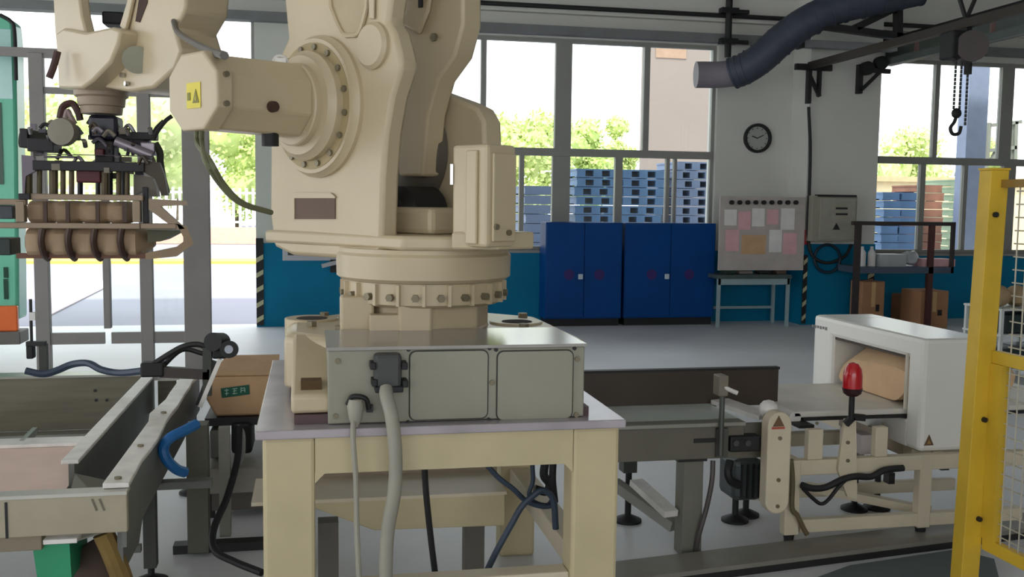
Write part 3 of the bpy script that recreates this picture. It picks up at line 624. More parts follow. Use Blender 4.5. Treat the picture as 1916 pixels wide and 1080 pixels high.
# lower arm
sB = .28
arm = [(527, -110), (531, 0), (538, 72), (520, 110), (506, 200), (504, 400), (512, 462), (545, 478), (640, 484), (712, 484), (716, 330), (722, 250), (734, 180), (746, 142), (752, 122), (748, 98), (738, 60), (726, 40), (731, 0), (748, -110)]
pts = [LP(x, y, sB) for x, y in arm]
b = B().prism(pts, -S*.08)
obj('lower_arm', b, CREAM, rb_, bevel=.016)
topc = [L(.42, sB, 2.55), L(-.13, sB, 2.5), L(-.06, sB, 3.25), L(.2, sB, 3.32), L(.36, sB, 3.15)]
obj('lower_arm_top', B().prism([LP(527, -111, sB), LP(748, -111, sB), L(-.0, sB, 3.25), L(.2, sB, 3.35), L(.4, sB, 3.2)], -S*.08), CREAM, rb_, bevel=.016)
rec = [(616, -100), (618, 0), (622, 22), (640, 62), (655, 66), (672, 60), (684, 20), (686, 0), (690, -100)]
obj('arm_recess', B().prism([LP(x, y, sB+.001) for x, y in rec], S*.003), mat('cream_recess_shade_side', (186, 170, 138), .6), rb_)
obj('arm_recess_rib', B().prism([LP(x, y, sB+.0045) for x, y in ((690, -90), (693, 36), (702, 36), (704, -90))], S*.008), CREAM, rb_, bevel=.004)
obj('recess_rim', B().tube([LP(x, y, sB+.008) for x, y in rec], .009, n=6, sub=4), CREAM, rb_)
pc = LP(700, 86, sB)
obj('pivot_cover', B().lathe(pc, S, [(-.02, .082), (.012, .082), (.02, .074), (.024, .07), (.026, 0.002)], 36), CREAM, rb_)
# second (inner) link and rear plates
lk = [(745, -110), (745, 0), (740, 60), (742, 110), (745, 150), (742, 240), (745, 330), (790, 330), (800, 215), (818, 150), (850, 105), (866, 45), (866, -110)]
obj('link_arm', B().prism([LP(x, y, -.08) for x, y in lk], -S*.1), CREAM, rb_, bevel=.012)
obj('link_face', B().prism([LP(x, y, -.079) for x, y in ((752, 46), (778, 2), (790, -90), (822, -90), (808, 20), (790, 66))], S*.02), CREAM, rb_, bevel=.01)
q = LP(787, 4, -.055); obj('link_slot', B().beam(q-Vector((0, 0, .02)), q+Vector((0, 0, .05)), .02, .008, S), BLACK, rb_)
q = LP(814, 70, -.079); obj('bolt', B().cyl(q, q+S*.012, .016, n=6), BOLT, rb_)
fp = [(770, 190), (800, 165), (868, 190), (892, 202), (905, 226), (908, 300), (890, 440), (760, 470), (745, 380), (752, 250)]
obj('far_side_plate', B().prism([LP(x, y, -.2) for x, y in fp], -S*.1), CREAM, rb_, bevel=.014)
g = LP(748, 285, -.15)
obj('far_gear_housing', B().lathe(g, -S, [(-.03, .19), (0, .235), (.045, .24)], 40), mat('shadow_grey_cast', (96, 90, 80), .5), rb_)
obj('inner_motor', B().lathe(L(.12, -.14, 1.56), S, [(0, .1), (.16, .1), (.19, .06)], 24), BLACK, rb_)
obj('carousel_bridge', B().prism([L(.55, .1, 1.48), L(.55, -.22, 1.48), L(-.15, -.22, 1.48), L(-.15, .1, 1.48)], (0, 0, .1)), CREAM, rb_, bevel=.02)
# elbow, forearm
obj('elbow', B().lathe(L(.17, .36, 3.2), -S, [(0, .12), (.02, .17), (.5, .17), (.52, .12)], 32), CREAM, rb_)
fa = B()
f0 = [LP(x, y, .03) for x, y in ((238, -60), (243, 0), (228, 50), (240, 62), (225, 95), (175, 160), (240, 172), (285, 165), (325, 130), (338, 95), (326, 55), (345, 20), (352, -60))]
fa.prism(f0, -S*.24)
obj('forearm_casting', fa, CREAM, rb_, bevel=.016)
obj('forearm', B().beam(L(2.0, -.09, 2.76), L(.1, -.09, 3.22), .24, .3), CREAM, rb_, bevel=.02)
obj('forearm_slot', B().prism([LP(x, y, .031) for x, y in ((266, -40), (280, -40), (276, 6), (262, 42), (254, 40), (260, 4))], S*.003), mat('dark_brown_gap', (66, 48, 38), .8), rb_)
obj('forearm_rib', B().prism([LP(x, y, .035) for x, y in ((240, -50), (258, -50), (254, 0), (246, 36), (240, 60), (230, 50), (244, 4))], S*.02), CREAM, rb_, bevel=.006)
obj('parallel_link', B().prism([LP(x, y, .1) for x, y in ((96, -60), (102, 60), (106, 100), (160, 100), (160, 62), (152, 30), (148, 0), (143, -60))], -S*.06), CREAM, rb_, bevel=.012)
obj('parallel_link_bar', B().beam(LP(120, -50, .07), L(.2, .07, 3.5), .06, .08), CREAM, rb_)
obj('wrist_casting', B().prism([LP(x, y, .13) for x, y in ((104, 62), (118, 52), (160, 60), (208, 50), (224, 56), (219, 84), (205, 118), (172, 152), (152, 166), (108, 166), (106, 110))], -S*.24), CREAM, rb_, bevel=.016)
obj('wrist_pivot', B().cyl(LP(255, 112, .06), LP(255, 112, .03), .07, n=24), mat('shade_cream_green', (150, 150, 130), .5), rb_)
for x, y in ((260, 99), (225, 118), (232, 141), (246, 124), (240, 157)):
    q = LP(x, y, .035); obj('bolt', B().cyl(q, q+S*.02, .013, n=8), CHROME, rb_)
YG = 6.05
fc = P(190, 190, YG)
obj('wrist_flange', B().lathe((fc.x, YG, P(190, 214, YG).z), (0, 0, 1), [(0, .11), (.04, .115), (.045, .125), (.09, .13), (.1, .145), (.18, .15)], 36), mat('flange_cast', (160, 142, 122), .5), rb_)
obj('forearm_box', B().pbox(190, 20, 232, 46, 6.1, .15), BLACK, rb_, bevel=.01)
obj('wrist_cable', B().tube([P(108, 96, 5.95), P(100, 125, 5.95), P(92, 146, 5.95)], .02), mat('dark_red_hose', (70, 40, 34), .5), rb_)
obj('forearm_hose', B().tube([P(325, 40, 5.2), P(334, 62, 5.0), P(370, 84, 4.2), P(398, 97, 3.6), P(420, 104, 3.2)], .014), mat('grey_brown_hose', (104, 100, 92), .5), rb_)
obj('forearm_bumper', B().beam(P(326, 62, 5.6), P(338, 96, 5.6), .04, .05), DARK, rb_)
# gearbox and motor on the near side
ca_, cz = .275, 1.948
gc = L(ca_, 0, cz)
def LA(h): return gc + S*(sB+h)
obj('gear_flange', B().lathe(LA(-.02), S, [(0, .262), (.035, .262), (.05, .25), (.06, .247)], 72), CREAM, rb_)
obj('gear_step', B().lathe(LA(.035), S, [(0, .2), (.035, .2), (.05, .185), (.06, .18)], 64), CREAM, rb_)
obj('gear_groove', B().lathe(LA(.035), S, [(0, .232), (.0075, .232)], 64), mat('cream_groove', (170, 152, 112), .6), rb_)
up = Vector((0, 0, 1))
for k in range(16):
    a = rad(22.5*k+9); q = LA(.04) + A*(.216*math.cos(a)) + up*(.216*math.sin(a))
    obj('flange_bolt', B().cyl(q, q+S*.012, .0115, n=8), BOLT, rb_)
obj('motor_flange', B().lathe(LA(.09), S, [(0, .15), (.03, .15), (.035, .145)], 48), CREAM, rb_)
def octa(h, r, c=.42, wf=1.22):
    o = LA(h) + up*.012; c_ = r*c
    return [o + A*x*wf + up*z for x, z in ((-r, -c_), (-c_, -r), (c_, -r), (r, -c_), (r, c_), (c_, r), (-c_, r), (-r, c_))]
obj('motor_body', B().ring_loft([octa(.12, .13, .42, 1.0), octa(.46, .124, .42, 1.12)]), CREAM, rb_, bevel=.01)
mc = obj('motor_end_cover', B().ring_loft([octa(.455, .12, .45), octa(.462, .13, .45), octa(.514, .13, .45), octa(.52, .124, .45)]), CREAM, rb_, bevel=.006)
o = LA(.5215) + A*.0
tri = [o + A*x + up*z for x, z in ((-.012, -.028), (-.052, -.028), (-.032, .018))]
YT = mat('warning_yellow', (222, 206, 60), .5)
obj('yellow_label', B().prism([o + A*x + up*z for x, z in ((.03, -.045), (-.06, -.045), (-.06, .04), (.03, .04))], S*.001), YT, mc, label='yellow square warning label')
obj('warning_triangle', B().prism([t_ + S*.0015 for t_ in tri], S*.0015), mat('olive_print', (120, 116, 20), .5), mc)
obj('warning_mark', B().prism([o + S*.0015 + A*x + up*z for x, z in ((.022, -.018), (.004, -.018), (.004, .008), (.022, .008))], S*.0015), MATS['olive_print'], mc)
obj('triangle_bolt_mark', B().prism([o + S*.0032 + A*x + up*z for x, z in ((-.029, -.02), (-.035, -.02), (-.032, .004))], S*.0008), YT, mc)
for a_, z_ in ((-.159, .06), (-.159, -.035)):
    q = LA(.488) + A*a_ + up*z_; obj('cover_screw', B().cyl(q, q-A*.012, .01, n=8), BOLT, rb_)
q = LA(.3) + A*(-.14) + up*(-.03); obj('side_plug', B().lathe(q, -A, [(0, .02), (.02, .018)], 16), mat('dark_brown_plug', (70, 46, 36), .6), rb_)
q = LA(.17) + up*.135; obj('eye_bolt', B().box(q.x-.02, q.x+.02, q.y-.015, q.y+.015, q.z-.002, q.z+.025).tube([q+Vector((-.03, 0, .0)), q+Vector((-.015, 0, .03)), q+Vector((.015, 0, .03)), q+Vector((.03, 0, 0))], .006), STEELB, rb_)
q = LA(.235) - up*.112 + A*-.03; obj('cable_gland', B().cyl(q+up*.02, q-up*.045, .03, n=16), BLACK, rb_)
m0 = LA(.485) - up*.108
for k in range(2):
    obj('motor_cable', B().tube([m0 + A*(.03*k), m0 + A*(.03*k) - up*.05, P(384+k*8, 300, 3.2), P(412+k*7, 345, 3.25), P(450+k*4, 380, 3.3), P(508, 398, 3.4)], .009), mat('olive_grey_cable', (112, 114, 84), .5), rb_)
# J1 motor cover box
a0, s0_ = -.33, .17
b = B().prism([L(a0-.17, s0_, 1.45), L(a0, s0_, 1.45), L(a0, s0_-.14, 1.45), L(a0-.17, s0_-.14, 1.45)], (0, 0, P(900, 275, 3.45).z-1.45))
mb = obj('motor_cover_box', b, CREAM, rb_, bevel=.012)
zt3 = P(900, 275, 3.45).z
obj('cover_ridge', B().prism([L(a0-.13, s0_+.012, 1.46), L(a0-.08, s0_+.012, 1.46), L(a0-.08, s0_, 1.46), L(a0-.13, s0_, 1.46)], (0, 0, zt3-1.48)), CREAM, mb, bevel=.005)
obj('cover_side_panel', B().prism([L(a0-.1705, s0_-.02, 1.47), L(a0-.182, s0_-.02, 1.47), L(a0-.182, s0_-.13, 1.47), L(a0-.1705, s0_-.13, 1.47)], (0, 0, zt3-1.5)), CREAM, mb, bevel=.004)
obj('cover_latch', B().beam(L(a0-.004, s0_+.006, 1.66), L(a0-.004, s0_+.006, 1.73), .008, .01), CHROME, mb)
for s_, z_ in ((-.03, 1.52), (-.09, 1.5)):
    q = L(a0-.183, s0_+s_, z_); obj('bolt', B().cyl(q, q-A*.01, .01, n=8), BOLT, rb_)
obj('cover_bracket', B().prism([L(-.36, .2, 1.44), L(-.36, -.1, 1.44), L(-.49, -.08, 1.44), L(-.49, .1, 1.44)], (0, 0, .06)), CREAM, rb_, bevel=.008)
# connector box with cover plates
bx = obj('connector_box', B().box(.048, .877, 3.1, 3.5, .902, 1.135), BOXG, rb_, bevel=.004)
obj('box_lid', B().box(.044, .881, 3.092, 3.52, 1.1355, 1.1455), mat('grey_lid', (160, 156, 150), .2, .3), rb_)
def rrect(x0, x1, z0, z1, r, y):
    out = []
    for cx, cz_, a0_ in ((x1-r, z1-r, 0), (x0+r, z1-r, 90), (x0+r, z0+r, 180), (x1-r, z0+r, 270)):
        for k in range(5): a = rad(a0_+22.5*k); out.append((cx+r*math.cos(a), y, cz_+r*math.sin(a)))
    return out
for p0, p1 in ((765, 913), (929, 1071)):
    u = P(p0, 656, 3.1); v = P(p1, 783, 3.1)
    gk = obj('cover_gasket', B().prism(rrect(u.x, v.x, v.z, u.z, .022, 3.0995), (0, -.003, 0)), GASK, bx)
    obj('cover_plate', B().prism(rrect(u.x+.004, v.x-.004, v.z+.004, u.z-.004, .019, 3.0962), (0, -.003, 0)), BOXG, bx)
    for x in (u.x-.002, v.x+.002):
        for z in (u.z+.003, v.z-.003): obj('cover_screw', B().cyl((x, 3.0995, z), (x, 3.094, z), .0065, n=10), DARK, bx)
for px, py in ((632, 676), (628, 779), (1080, 672), (1078, 776), (921, 716)):
    q = P(px, py, 3.0995); obj('box_screw', B().cyl(q, q+Vector((0, -.006, 0)), .009, n=12), BOLT, bx)
pl = obj('cable_plug', B().pbox(700, 664, 752, 734, 3.045, .054), PLUG, bx, bevel=.012)
for px, py in ((697, 683), (756, 683), (700, 714), (757, 716)): q = P(px, py, 3.07); obj('plug_latch', B().box(q.x-.009, q.x+.009, 3.04, 3.0995, q.z-.011, q.z+.011), BLACK, bx, bevel=.003)
obj('plug_lever', B().pbox(702, 725, 755, 735, 3.03, .06), BLACK, bx, bevel=.004)
obj('power_hose', B().tube([P(722, 728, 3.04), P(724, 745, 3.01), P(733, 780, 2.98), P(740, 850, 2.97), P(738, 920, 2.97), P(726, 990, 2.98), P(722, 1060, 2.99), P(722, 1150, 3.0)], .0215, n=14), HOSE, bx, label='thick grey corrugated power hose')
obj('signal_cable_plug', B().lathe(P(665, 748, 3.05), (0, -.1, -1), [(0, .02), (.02, .026), (.06, .02), (.085, .009)], 16), HOSE, bx)
obj('plug_collar', B().tube([P(650, 757, 3.07), P(660, 742, 3.06), P(684, 746, 3.06), P(690, 765, 3.07)], .008).pbox(686, 760, 698, 772, 3.07, .03), DARK, bx)
obj('signal_cable', B().tube([P(661, 790, 3.03), P(661, 830, 3.0), P(666, 900, 3.0), P(668, 1000, 3.0), P(674, 1130, 3.0)], .0085, n=8), HOSE, bx, label='thin pale signal cable')
# clamps on the gripper
GB = mat('gripper_brown_metal', (146, 128, 108), .45, .35); GD = mat('gripper_dark', (34, 30, 34), .5, .2); GN = mat('navy_black_body', (22, 22, 40), .35)
GV = mat('violet_grey_plate', (104, 96, 106), .4, .4)
gp = obj('gripper', B().pbox(164, 214, 220, 262, YG-.08, .2), GN, rb_, bevel=.02)
obj('gripper_core_lower', B().pbox(176, 262, 214, 306, YG-.06, .16), GD, gp, bevel=.01)
def gpart(name, m_, *boxes, bev=.004):
    for (x0, y0, x1, y1, dy, dep) in boxes: obj(name, B().pbox(x0, y0, x1, y1, YG+dy, dep), m_, gp, bevel=bev)
gpart('cross_beam', GV, (62, 287, 285, 293, -.2, .04), (62, 287, 285, 293, .3, .04))
gpart('cross_beam', GD, (60, 300, 270, 322, -.22, .05), (60, 300, 270, 322, .34, .05))
gpart('upper_arm_plate', GD, (208, 246, 292, 262, -.05, .1)); gpart('upper_arm_plate', GV, (80, 291, 140, 296, -.26, .06))
gpart('valve_block', GD, (36, 240, 52, 276, -.1, .16), (50, 258, 100, 284, -.14, .2))
obj('air_cylinder', B().cyl(P(40, 258, YG), P(98, 268, YG), .055, n=18), mat('olive_black_cylinder', (40, 40, 26), .5), gp)
obj('pressure_regulator', B().lathe(P(124, 248, YG-.2), (-.2, -1, 0), [(0, .07), (.03, .078), (.07, .072), (.075, .02)], 24), mat('taupe_disc', (136, 130, 116), .5), gp)
obj('regulator_bracket', B().pbox(100, 236, 146, 262, YG-.12, .08), mat('taupe_bracket', (126, 118, 104), .5), gp, bevel=.006)
obj('hose_loop', B().tube([P(112, 222, YG), P(118, 200, YG), P(135, 194, YG), P(146, 210, YG), P(150, 225, YG)], .02), mat('dark_red_hose', (70, 40, 34), .5), gp)
obj('hose_loop', B().tube([P(120, 232, YG-.05), P(126, 208, YG-.05), P(132, 218, YG-.05), P(140, 232, YG-.05)], .015), mat('rose_grey_hose', (150, 130, 128), .5), gp)
obj('red_actuator', B().pbox(142, 318, 188, 342, YG-.18, .14), mat('dark_red_block', (84, 12, 26), .5), gp, bevel=.006)
obj('red_cap', B().pbox(176, 278, 194, 292, YG-.1, .1), mat('dark_red_block', (84, 12, 26), .5), gp, bevel=.006)
obj('diagonal_cylinder', B().cyl(P(216, 264, YG-.16), P(285, 292, YG-.16), .028, n=14), mat('lilac_grey_metal', (150, 142, 150), .35, .5), gp)
obj('diagonal_cylinder', B().cyl(P(225, 256, YG+.1), P(280, 268, YG+.1), .03, n=14), GV, gp)
obj('side_block', B().pbox(262, 266, 290, 290, YG-.12, .16), mat('lilac_grey_metal', (150, 142, 150), .35, .5), gp, bevel=.006)
obj('right_linkage', B().prism([P(270, 300, YG-.2), P(298, 304, YG-.2), P(308, 330, YG-.2), (P(314, 366, YG-.2)), P(302, 366, YG-.2), P(290, 335, YG-.2), P(268, 322, YG-.2)], (0, .06, 0)), mat('olive_brown_link', (66, 56, 38), .5), gp)
obj('right_clamp', B().prism([P(250, 326, YG-.1), P(285, 332, YG-.1), P(292, 350, YG-.1), P(294, 368, YG-.1), P(278, 368, YG-.1), P(276, 352, YG-.1), P(250, 366, YG-.1)], (0, .12, 0)), mat('taupe_bracket', (126, 118, 104), .5), gp)
obj('left_linkage', B().prism([P(40, 290, YG-.2), P(62, 292, YG-.2), P(68, 318, YG-.2), P(48, 330, YG-.2), P(46, 366, YG-.2), P(42, 366, YG-.2)], (0, .05, 0)), GV, gp)
obj('gripper_hose', B().tube([P(286, 262, YG-.1), P(296, 244, YG-.1), P(310, 226, YG-.1), P(322, 217, YG-.1)], .012), DARK, gp)
obj('gripper_hose', B().tube([P(282, 258, YG), P(292, 240, YG), P(306, 226, YG)], .01), DARK, gp)
obj('side_cable', B().tube([P(290, 268, YG-.1), P(299, 285, YG-.1), P(300, 305, YG-.1), P(304, 330, YG-.1), P(312, 362, YG-.1)], .02), mat('olive_black_cylinder', (40, 40, 26), .5), gp)
for px in (52, 74, 100, 118, 134, 196, 222, 238): obj('guide_rod', B().cyl(P(px, 318, YG-.15), P(px, 366, YG-.15), .014 if px % 4 else .024, n=10), mat('olive_brown_metal', (96, 84, 60), .5, .3), gp)
for px in (150, 184, 206, 232): obj('guide_rod', B().cyl(P(px, 318, YG+.25), P(px, 366, YG+.25), .016, n=10), GD, gp)
for px, py in ((58, 250), (92, 262), (178, 250), (240, 252), (282, 250), (160, 275), (250, 280), (205, 284)):
    q = P(px, py, YG-.16); obj('fitting', B().cyl(q, q+Vector((.0, -.02, .03)), .013, n=8), CHROME, gp)
cl_m = [GD, GV, mat('taupe_bracket', (126, 118, 104), .5), mat('lilac_grey_metal', (150, 142, 150), .35, .5), mat('olive_brown_link', (66, 56, 38), .5), GN]
for k in range(64):
    px = random.uniform(56, 284); py = random.uniform(228, 326); dy = random.uniform(-.24, .3); w_ = random.uniform(5, 17); h_ = random.uniform(4, 13)
    if k % 3 == 0:
        obj('pneumatic_hose', B().tube([P(px, py, YG+dy), P(px+w_, py-random.uniform(6, 18), YG+dy), P(px+2.2*w_, py+random.uniform(-4, 10), YG+dy)], .011, n=6, sub=4), cl_m[(k//3) % 5], gp)
    else: obj('valve_block', B().pbox(px, py, px+w_, py+h_, YG+dy, .05), cl_m[k % 6], gp)
Yf, Df = YG-.28, .58
gpart('clamp_frame_top', GB, (42, 362, 268, 376, -.28, .05), (42, 362, 268, 376, .25, .05), (-10, 372, 48, 384, -.28, .05))
gpart('clamp_frame_middle', GB, (-30, 416, 262, 429, -.29, .05), (262, 418, 330, 429, -.285, .04), (-30, 416, 262, 429, .26, .05))
gpart('clamp_end_post', GB, (28, 376, 46, 416, -.285, .06), (247, 376, 263, 416, -.285, .06)); gpart('clamp_end_post', GD, (266, 350, 278, 418, -.25, .05), (34, 362, 56, 374, -.3, .06))
obj('clamp_nose', B().prism([P(278, 372, YG-.28), P(348, 376, YG-.28), P(350, 384, YG-.28), P(300, 386, YG-.28), P(346, 428, YG-.28), P(330, 430, YG-.28), P(278, 392, YG-.28)], (0, .05, 0)), GB, gp)
obj('clamp_nose', B().prism([P(330, 418, YG-.28), P(348, 424, YG-.28), P(362, 456, YG-.28), P(330, 480, YG-.28), P(272, 486, YG-.28), P(272, 474, YG-.28), P(330, 462, YG-.28), P(346, 450, YG-.28)], (0, .05, 0)), mat('gripper_tan', (150, 128, 100), .5, .2), gp)
obj('nose_plate', B().prism([P(276, 430, YG-.2), P(338, 432, YG-.2), P(300, 452, YG-.2), P(276, 454, YG-.2)], (0, .4, 0)), mat('olive_green_plate', (92, 92, 70), .6), gp)
obj('side_box', B().pbox(-20, 384, 24, 410, YG-.24, .2), mat('slate_box', (66, 72, 78), .5), gp, bevel=.006)
obj('side_box', B().pbox(-20, 446, 20, 478, YG-.2, .2), mat('dark_green_box', (34, 50, 46), .5), gp, bevel=.006)
for k, px in enumerate((80, 130, 178, 228)):
    for dy in (-.27, .25): obj('tine', B().tube([P(px, 428, YG+dy), P(px-3, 450, YG+dy), P(px+2, 474, YG+dy+.04), P(px+10, 484, YG+dy+.12)], .019, n=8), mat('tine_brown', (74, 54, 44), .5, .2), gp)
for k, px in enumerate((84, 126, 182, 232)): obj('strap', B().pbox(px-4, 378, px+4, 416, YG-.262, .02), MATS['tine_brown'], gp)
obj('tine_bar', B().pbox(30, 474, 285, 484, YG-.2, .03), mat('reddish_tine_bar', (110, 72, 56), .5, .2), gp)
# sacks gripped: one thing each
def sack(px0, py0, px1, py1, Y, dY, lobes, label, name='paper_sack', mt=mat('dull_kraft', (186, 160, 130), .8, 0, .07, 7, .15)):
    a = P(px0, py1, Y); b_ = P(px1, py0, Y); nx = lobes*8; W_ = b_.x-a.x; H_ = b_.z-a.z; b = B(); rings = []
    for i in range(nx+1):
        u = i/nx; x = a.x+W_*u; e_ = min(1, 8*u+.6, 6*(1-u)+.4); bul = 1-.16*abs(math.cos(math.pi*u*lobes))**6
        ring = []
        for k in range(20):
            t_ = 2*math.pi*k/20; cx = math.copysign(abs(math.cos(t_))**.45, math.cos(t_)); cy = math.copysign(abs(math.sin(t_))**.45, math.sin(t_))
            ring.append((x, Y+dY/2+cx*dY/2*bul*e_, a.z+H_/2+cy*H_/2*(bul**.7)*e_))
        rings.append(ring)
    b.ring_loft(rings); return obj(name, b, mt, label=label, cat='sack')
sack(40, 377, 248, 419, YG-.2, .42, 4, 'upper brown kraft paper sack clamped in the gripper')
sack(36, 428, 276, 482, YG-.24, .46, 5, 'lower brown kraft paper sack held by the gripper tines')

# ------------------------------------------------------------------ left conveyor
ZL = .64
lc = thing('infeed_conveyor', 'grey steel trough conveyor at lower left with bright side rails', 'conveyor', (-1.1, 4.4, 0))
cc = lambda px, py: P(px, py, Z=ZL)
yr = cc(0, 708).y
rX = cc(205, 790).x
# rear cross panel
obj('rear_panel', B().box(-2.6, cc(258, 712).x, yr, yr+.04, P(100, 806, yr).z, ZL), STEELD, lc, bevel=.004)
obj('rear_panel_lip', B().box(-2.6, cc(258, 712).x, yr-.03, yr+.1, ZL, ZL+.012), STEEL, lc)
obj('rear_ledge', B().box(-2.6, cc(230, 712).x, yr-.1, yr, P(100, 806, yr).z-.02, P(100, 806, yr).z), STEEL, lc)
for px, py in ((178, 731), (180, 749), (200, 749)): q = P(px, py, yr-.001); obj('screw', B().cyl(q, q+Vector((0, -.006, 0)), .008, n=8), DARK, lc)
# inner rail
xi = cc(205, 790).x; yn = cc(155, 868).y
obj('inner_side_plate', B().prism([(xi-.01, yr, ZL), (xi-.01, yr, ZL-.3), (xi-.01, yn, ZL-.3), (xi-.01, yn, ZL)], (.02, 0, 0)), mat('grey_green_steel', (112, 114, 108), .5, .3), lc)
obj('inner_rail', B().box(xi-.035, xi+.025, yn, yr, ZL, ZL+.015), STEELB, lc, bevel=.003)
# outer rail
yo = cc(220, 915).y; xo = (cc(322, 715).x+cc(240, 900).x)/2
obj('outer_side_plate', B().box(xo+.045, xo+.06, yo, yr, ZL-.2, ZL-.001), mat('grey_green_steel', (112, 114, 108), .5, .3), lc)
b = B(); n = 14; l_ = []; r_ = []
for k in range(n+1):
    y = yo+(yr-yo)*k/n; l_.append((xo-.012+(0 if k not in (7, 8, 9) else -.02+.012*(k-7)), y, ZL+.002)); r_.append((xo+.066+random.uniform(-.006, .006), y, ZL+.002))
b.prism(l_+r_[::-1], (0, 0, .018))
obj('outer_rail', b, STEELB, lc, bevel=.003)
for y in (yo+.05, yo+.5, yo+1.1): obj('screw', B().cyl((xo+.028, y, ZL+.02), (xo+.028, y, ZL+.027), .012, n=10), BOLT, lc)
obj('rail_link', B().box(xi+.02, xo, yr-.06, yr, ZL-.02, ZL), STEELB, lc)
obj('link_plate', B().box(xi+.03, xo-.06, yr-.02, yr-.001, ZL-.22, ZL-.03), STEELD, lc)
# front panel
yf = cc(100, 925).y; zf0 = P(100, 1003, yf).z
obj('front_panel', B().box(-2.0, P(238, 960, yf).x, yf, yf+.03, zf0, ZL-.012), mat('beige_grey_panel', (170, 160, 138), .45, .1), lc, bevel=.004)
obj('front_panel_lip', B().box(-2.0, P(238, 960, yf).x, yf-.004, yf+.06, ZL-.0115, ZL), mat('pale_lip', (196, 194, 184), .35, .2), lc)
q = P(12, 970, yf-.001); obj('panel_joint', B().box(q.x-.004, q.x+.004, yf-.003, yf-.0005, zf0, ZL-.02), BLACK, lc)
for px in (172, 186): obj('scratch_mark', B().beam(P(px, 934, yf-.002), P(px+9, 956, yf-.002), .006, .002, (0, 1, 0)), mat('scuff', (110, 104, 88), .7), lc)
obj('lower_step', B().box(-2.0, P(78, 1020, yf+.02).x, yf+.02, yf+.08, P(40, 1036, yf).z, zf0-.001), mat('taupe_step', (136, 124, 104), .5), lc, bevel=.004)
q = P(112, 1012, yf); obj('bracket_edge', B().box(P(82, 1010, yf).x, P(145, 1010, yf).x, yf-.01, yf+.06, P(112, 1016, yf).z, P(112, 1008, yf).z), STEELB, lc)
# interior belt slope
yb_ = P(70, 838, Z=ZL-.05).y
obj('belt_plate', B().prism([(-2.2, yb_, ZL-.05), (-2.2, yf+.05, ZL-.1), (-2.2, yf+.05, ZL-.12), (-2.2, yb_, ZL-.07)], (xi-.012+2.2, 0, 0)), mat('pinkish_beige_belt', (236, 208, 192), .5, 0, .04), lc)
obj('belt_edge', B().box(-2.2, xi-.012, yb_, yb_+.12, ZL-.05, ZL-.035), STEELB, lc, bevel=.003)
obj('deflector_sheet', B().prism([(xi+.02, yf+.06, ZL-.2), (xi+.012, yn, ZL-.04), (xo+.04, yn, ZL-.1), (xo+.04, yf+.06, ZL-.14)], (0, 0, .006)), mat('dull_grey_sheet', (124, 124, 112), .5, .3), lc)  # plain dull grey sheet between the two rails
for k in range(4): obj('roller', B().cyl((-2.1, yb_+.3+k*.22, ZL-.31), (xi-.015, yb_+.3+k*.22, ZL-.31), .035, n=16), mat('dark_roller', (50, 50, 62), .4, .3), lc)
obj('roller_bracket', B().beam(P(40, 832, Z=ZL-.05), P(66, 806, Z=ZL-.05), .02, .03), STEEL, lc)
# legs
fx = P(300, 1050, Z=0)
for x, y in ((fx.x, fx.y-.25), (fx.x+.02, yr-.1), (-1.9, fx.y), (-1.9, yr-.1)):
    obj('leg', B().box(x-.025, x+.025, y-.03, y+.03, .07, ZL-.2), mat('leg_dark_steel', (70, 72, 68), .5, .3), lc)
    obj('foot', B().lathe((x, y, 0), (0, 0, 1), [(0, .07), (.012, .07), (.03, .03), (.035, .014), (.085, .014)], 18), BLACK, lc)
x, y = fx.x, fx.y-.25
for bb in (B().box(x-.05, x+.25, y-.03, y+.03, .4, .43), B().box(x-.16, x-.035, y-.03, y+.0, .14, .17)): obj('leg_bracket', bb, mat('grey_green_steel', (112, 114, 108), .5, .3), lc)
obj('gusset', B().prism([(xo+.025, yo+.03, ZL-.02), (xo+.025, yo+.03, ZL-.3), (xo+.025, yo+.34, ZL-.3), (xo+.025, yo+.7, ZL-.02)], (.018, 0, 0)), mat('grey_gusset', (108, 108, 104), .5, .3), lc)
obj('support_post', B().box(xo+.12, xo+.21, 4.5, 4.6, .02, ZL-.04), mat('olive_post', (92, 90, 78), .5), lc)
obj('support_post', B().box(xo+.24, xo+.29, 4.7, 4.75, .02, ZL-.1), mat('pale_post', (150, 148, 138), .5), lc)
obj('floor_bar', B().box(xo+.05, xo+.55, 4.55, 4.62, 0, .04), DARK, lc)
# things around it
obj('green_crate', B().prism([P(62, 1030, 3.42), P(70, 1085, 3.42), P(134, 1085, 3.42), P(130, 1018, 3.42), P(80, 1020, 3.42)], (0, .25, 0)), mat('emerald_plastic', (44, 150, 104), .45), label='emerald green plastic block under the front panel', cat='crate', smooth=False)
BR = mat('dark_brown_cloth', (84, 68, 58), .9, 0, .12, 6, .2)
b = B(); b.sphere(P(185, 1070, 3.6), .11, sc=(.9, .8, 1.1), jit=.008)
obj('brown_bag', b, BR, label='crumpled dark brown cloth bundle under the conveyor corner', cat='cloth')
b = B(); c_ = P(212, 1040, 3.45); b.tube([c_+Vector((-.03, 0, .08)), c_+Vector((0, 0, .0)), c_+Vector((.03, 0, -.1)), c_+Vector((.04, 0, -.2))], .035, n=10)
obj('ochre_rag', b, mat('ochre_cloth', (128, 104, 56), .9, 0, .15, 9, .2), label='ochre rag hanging below the right end of the front panel', cat='cloth')
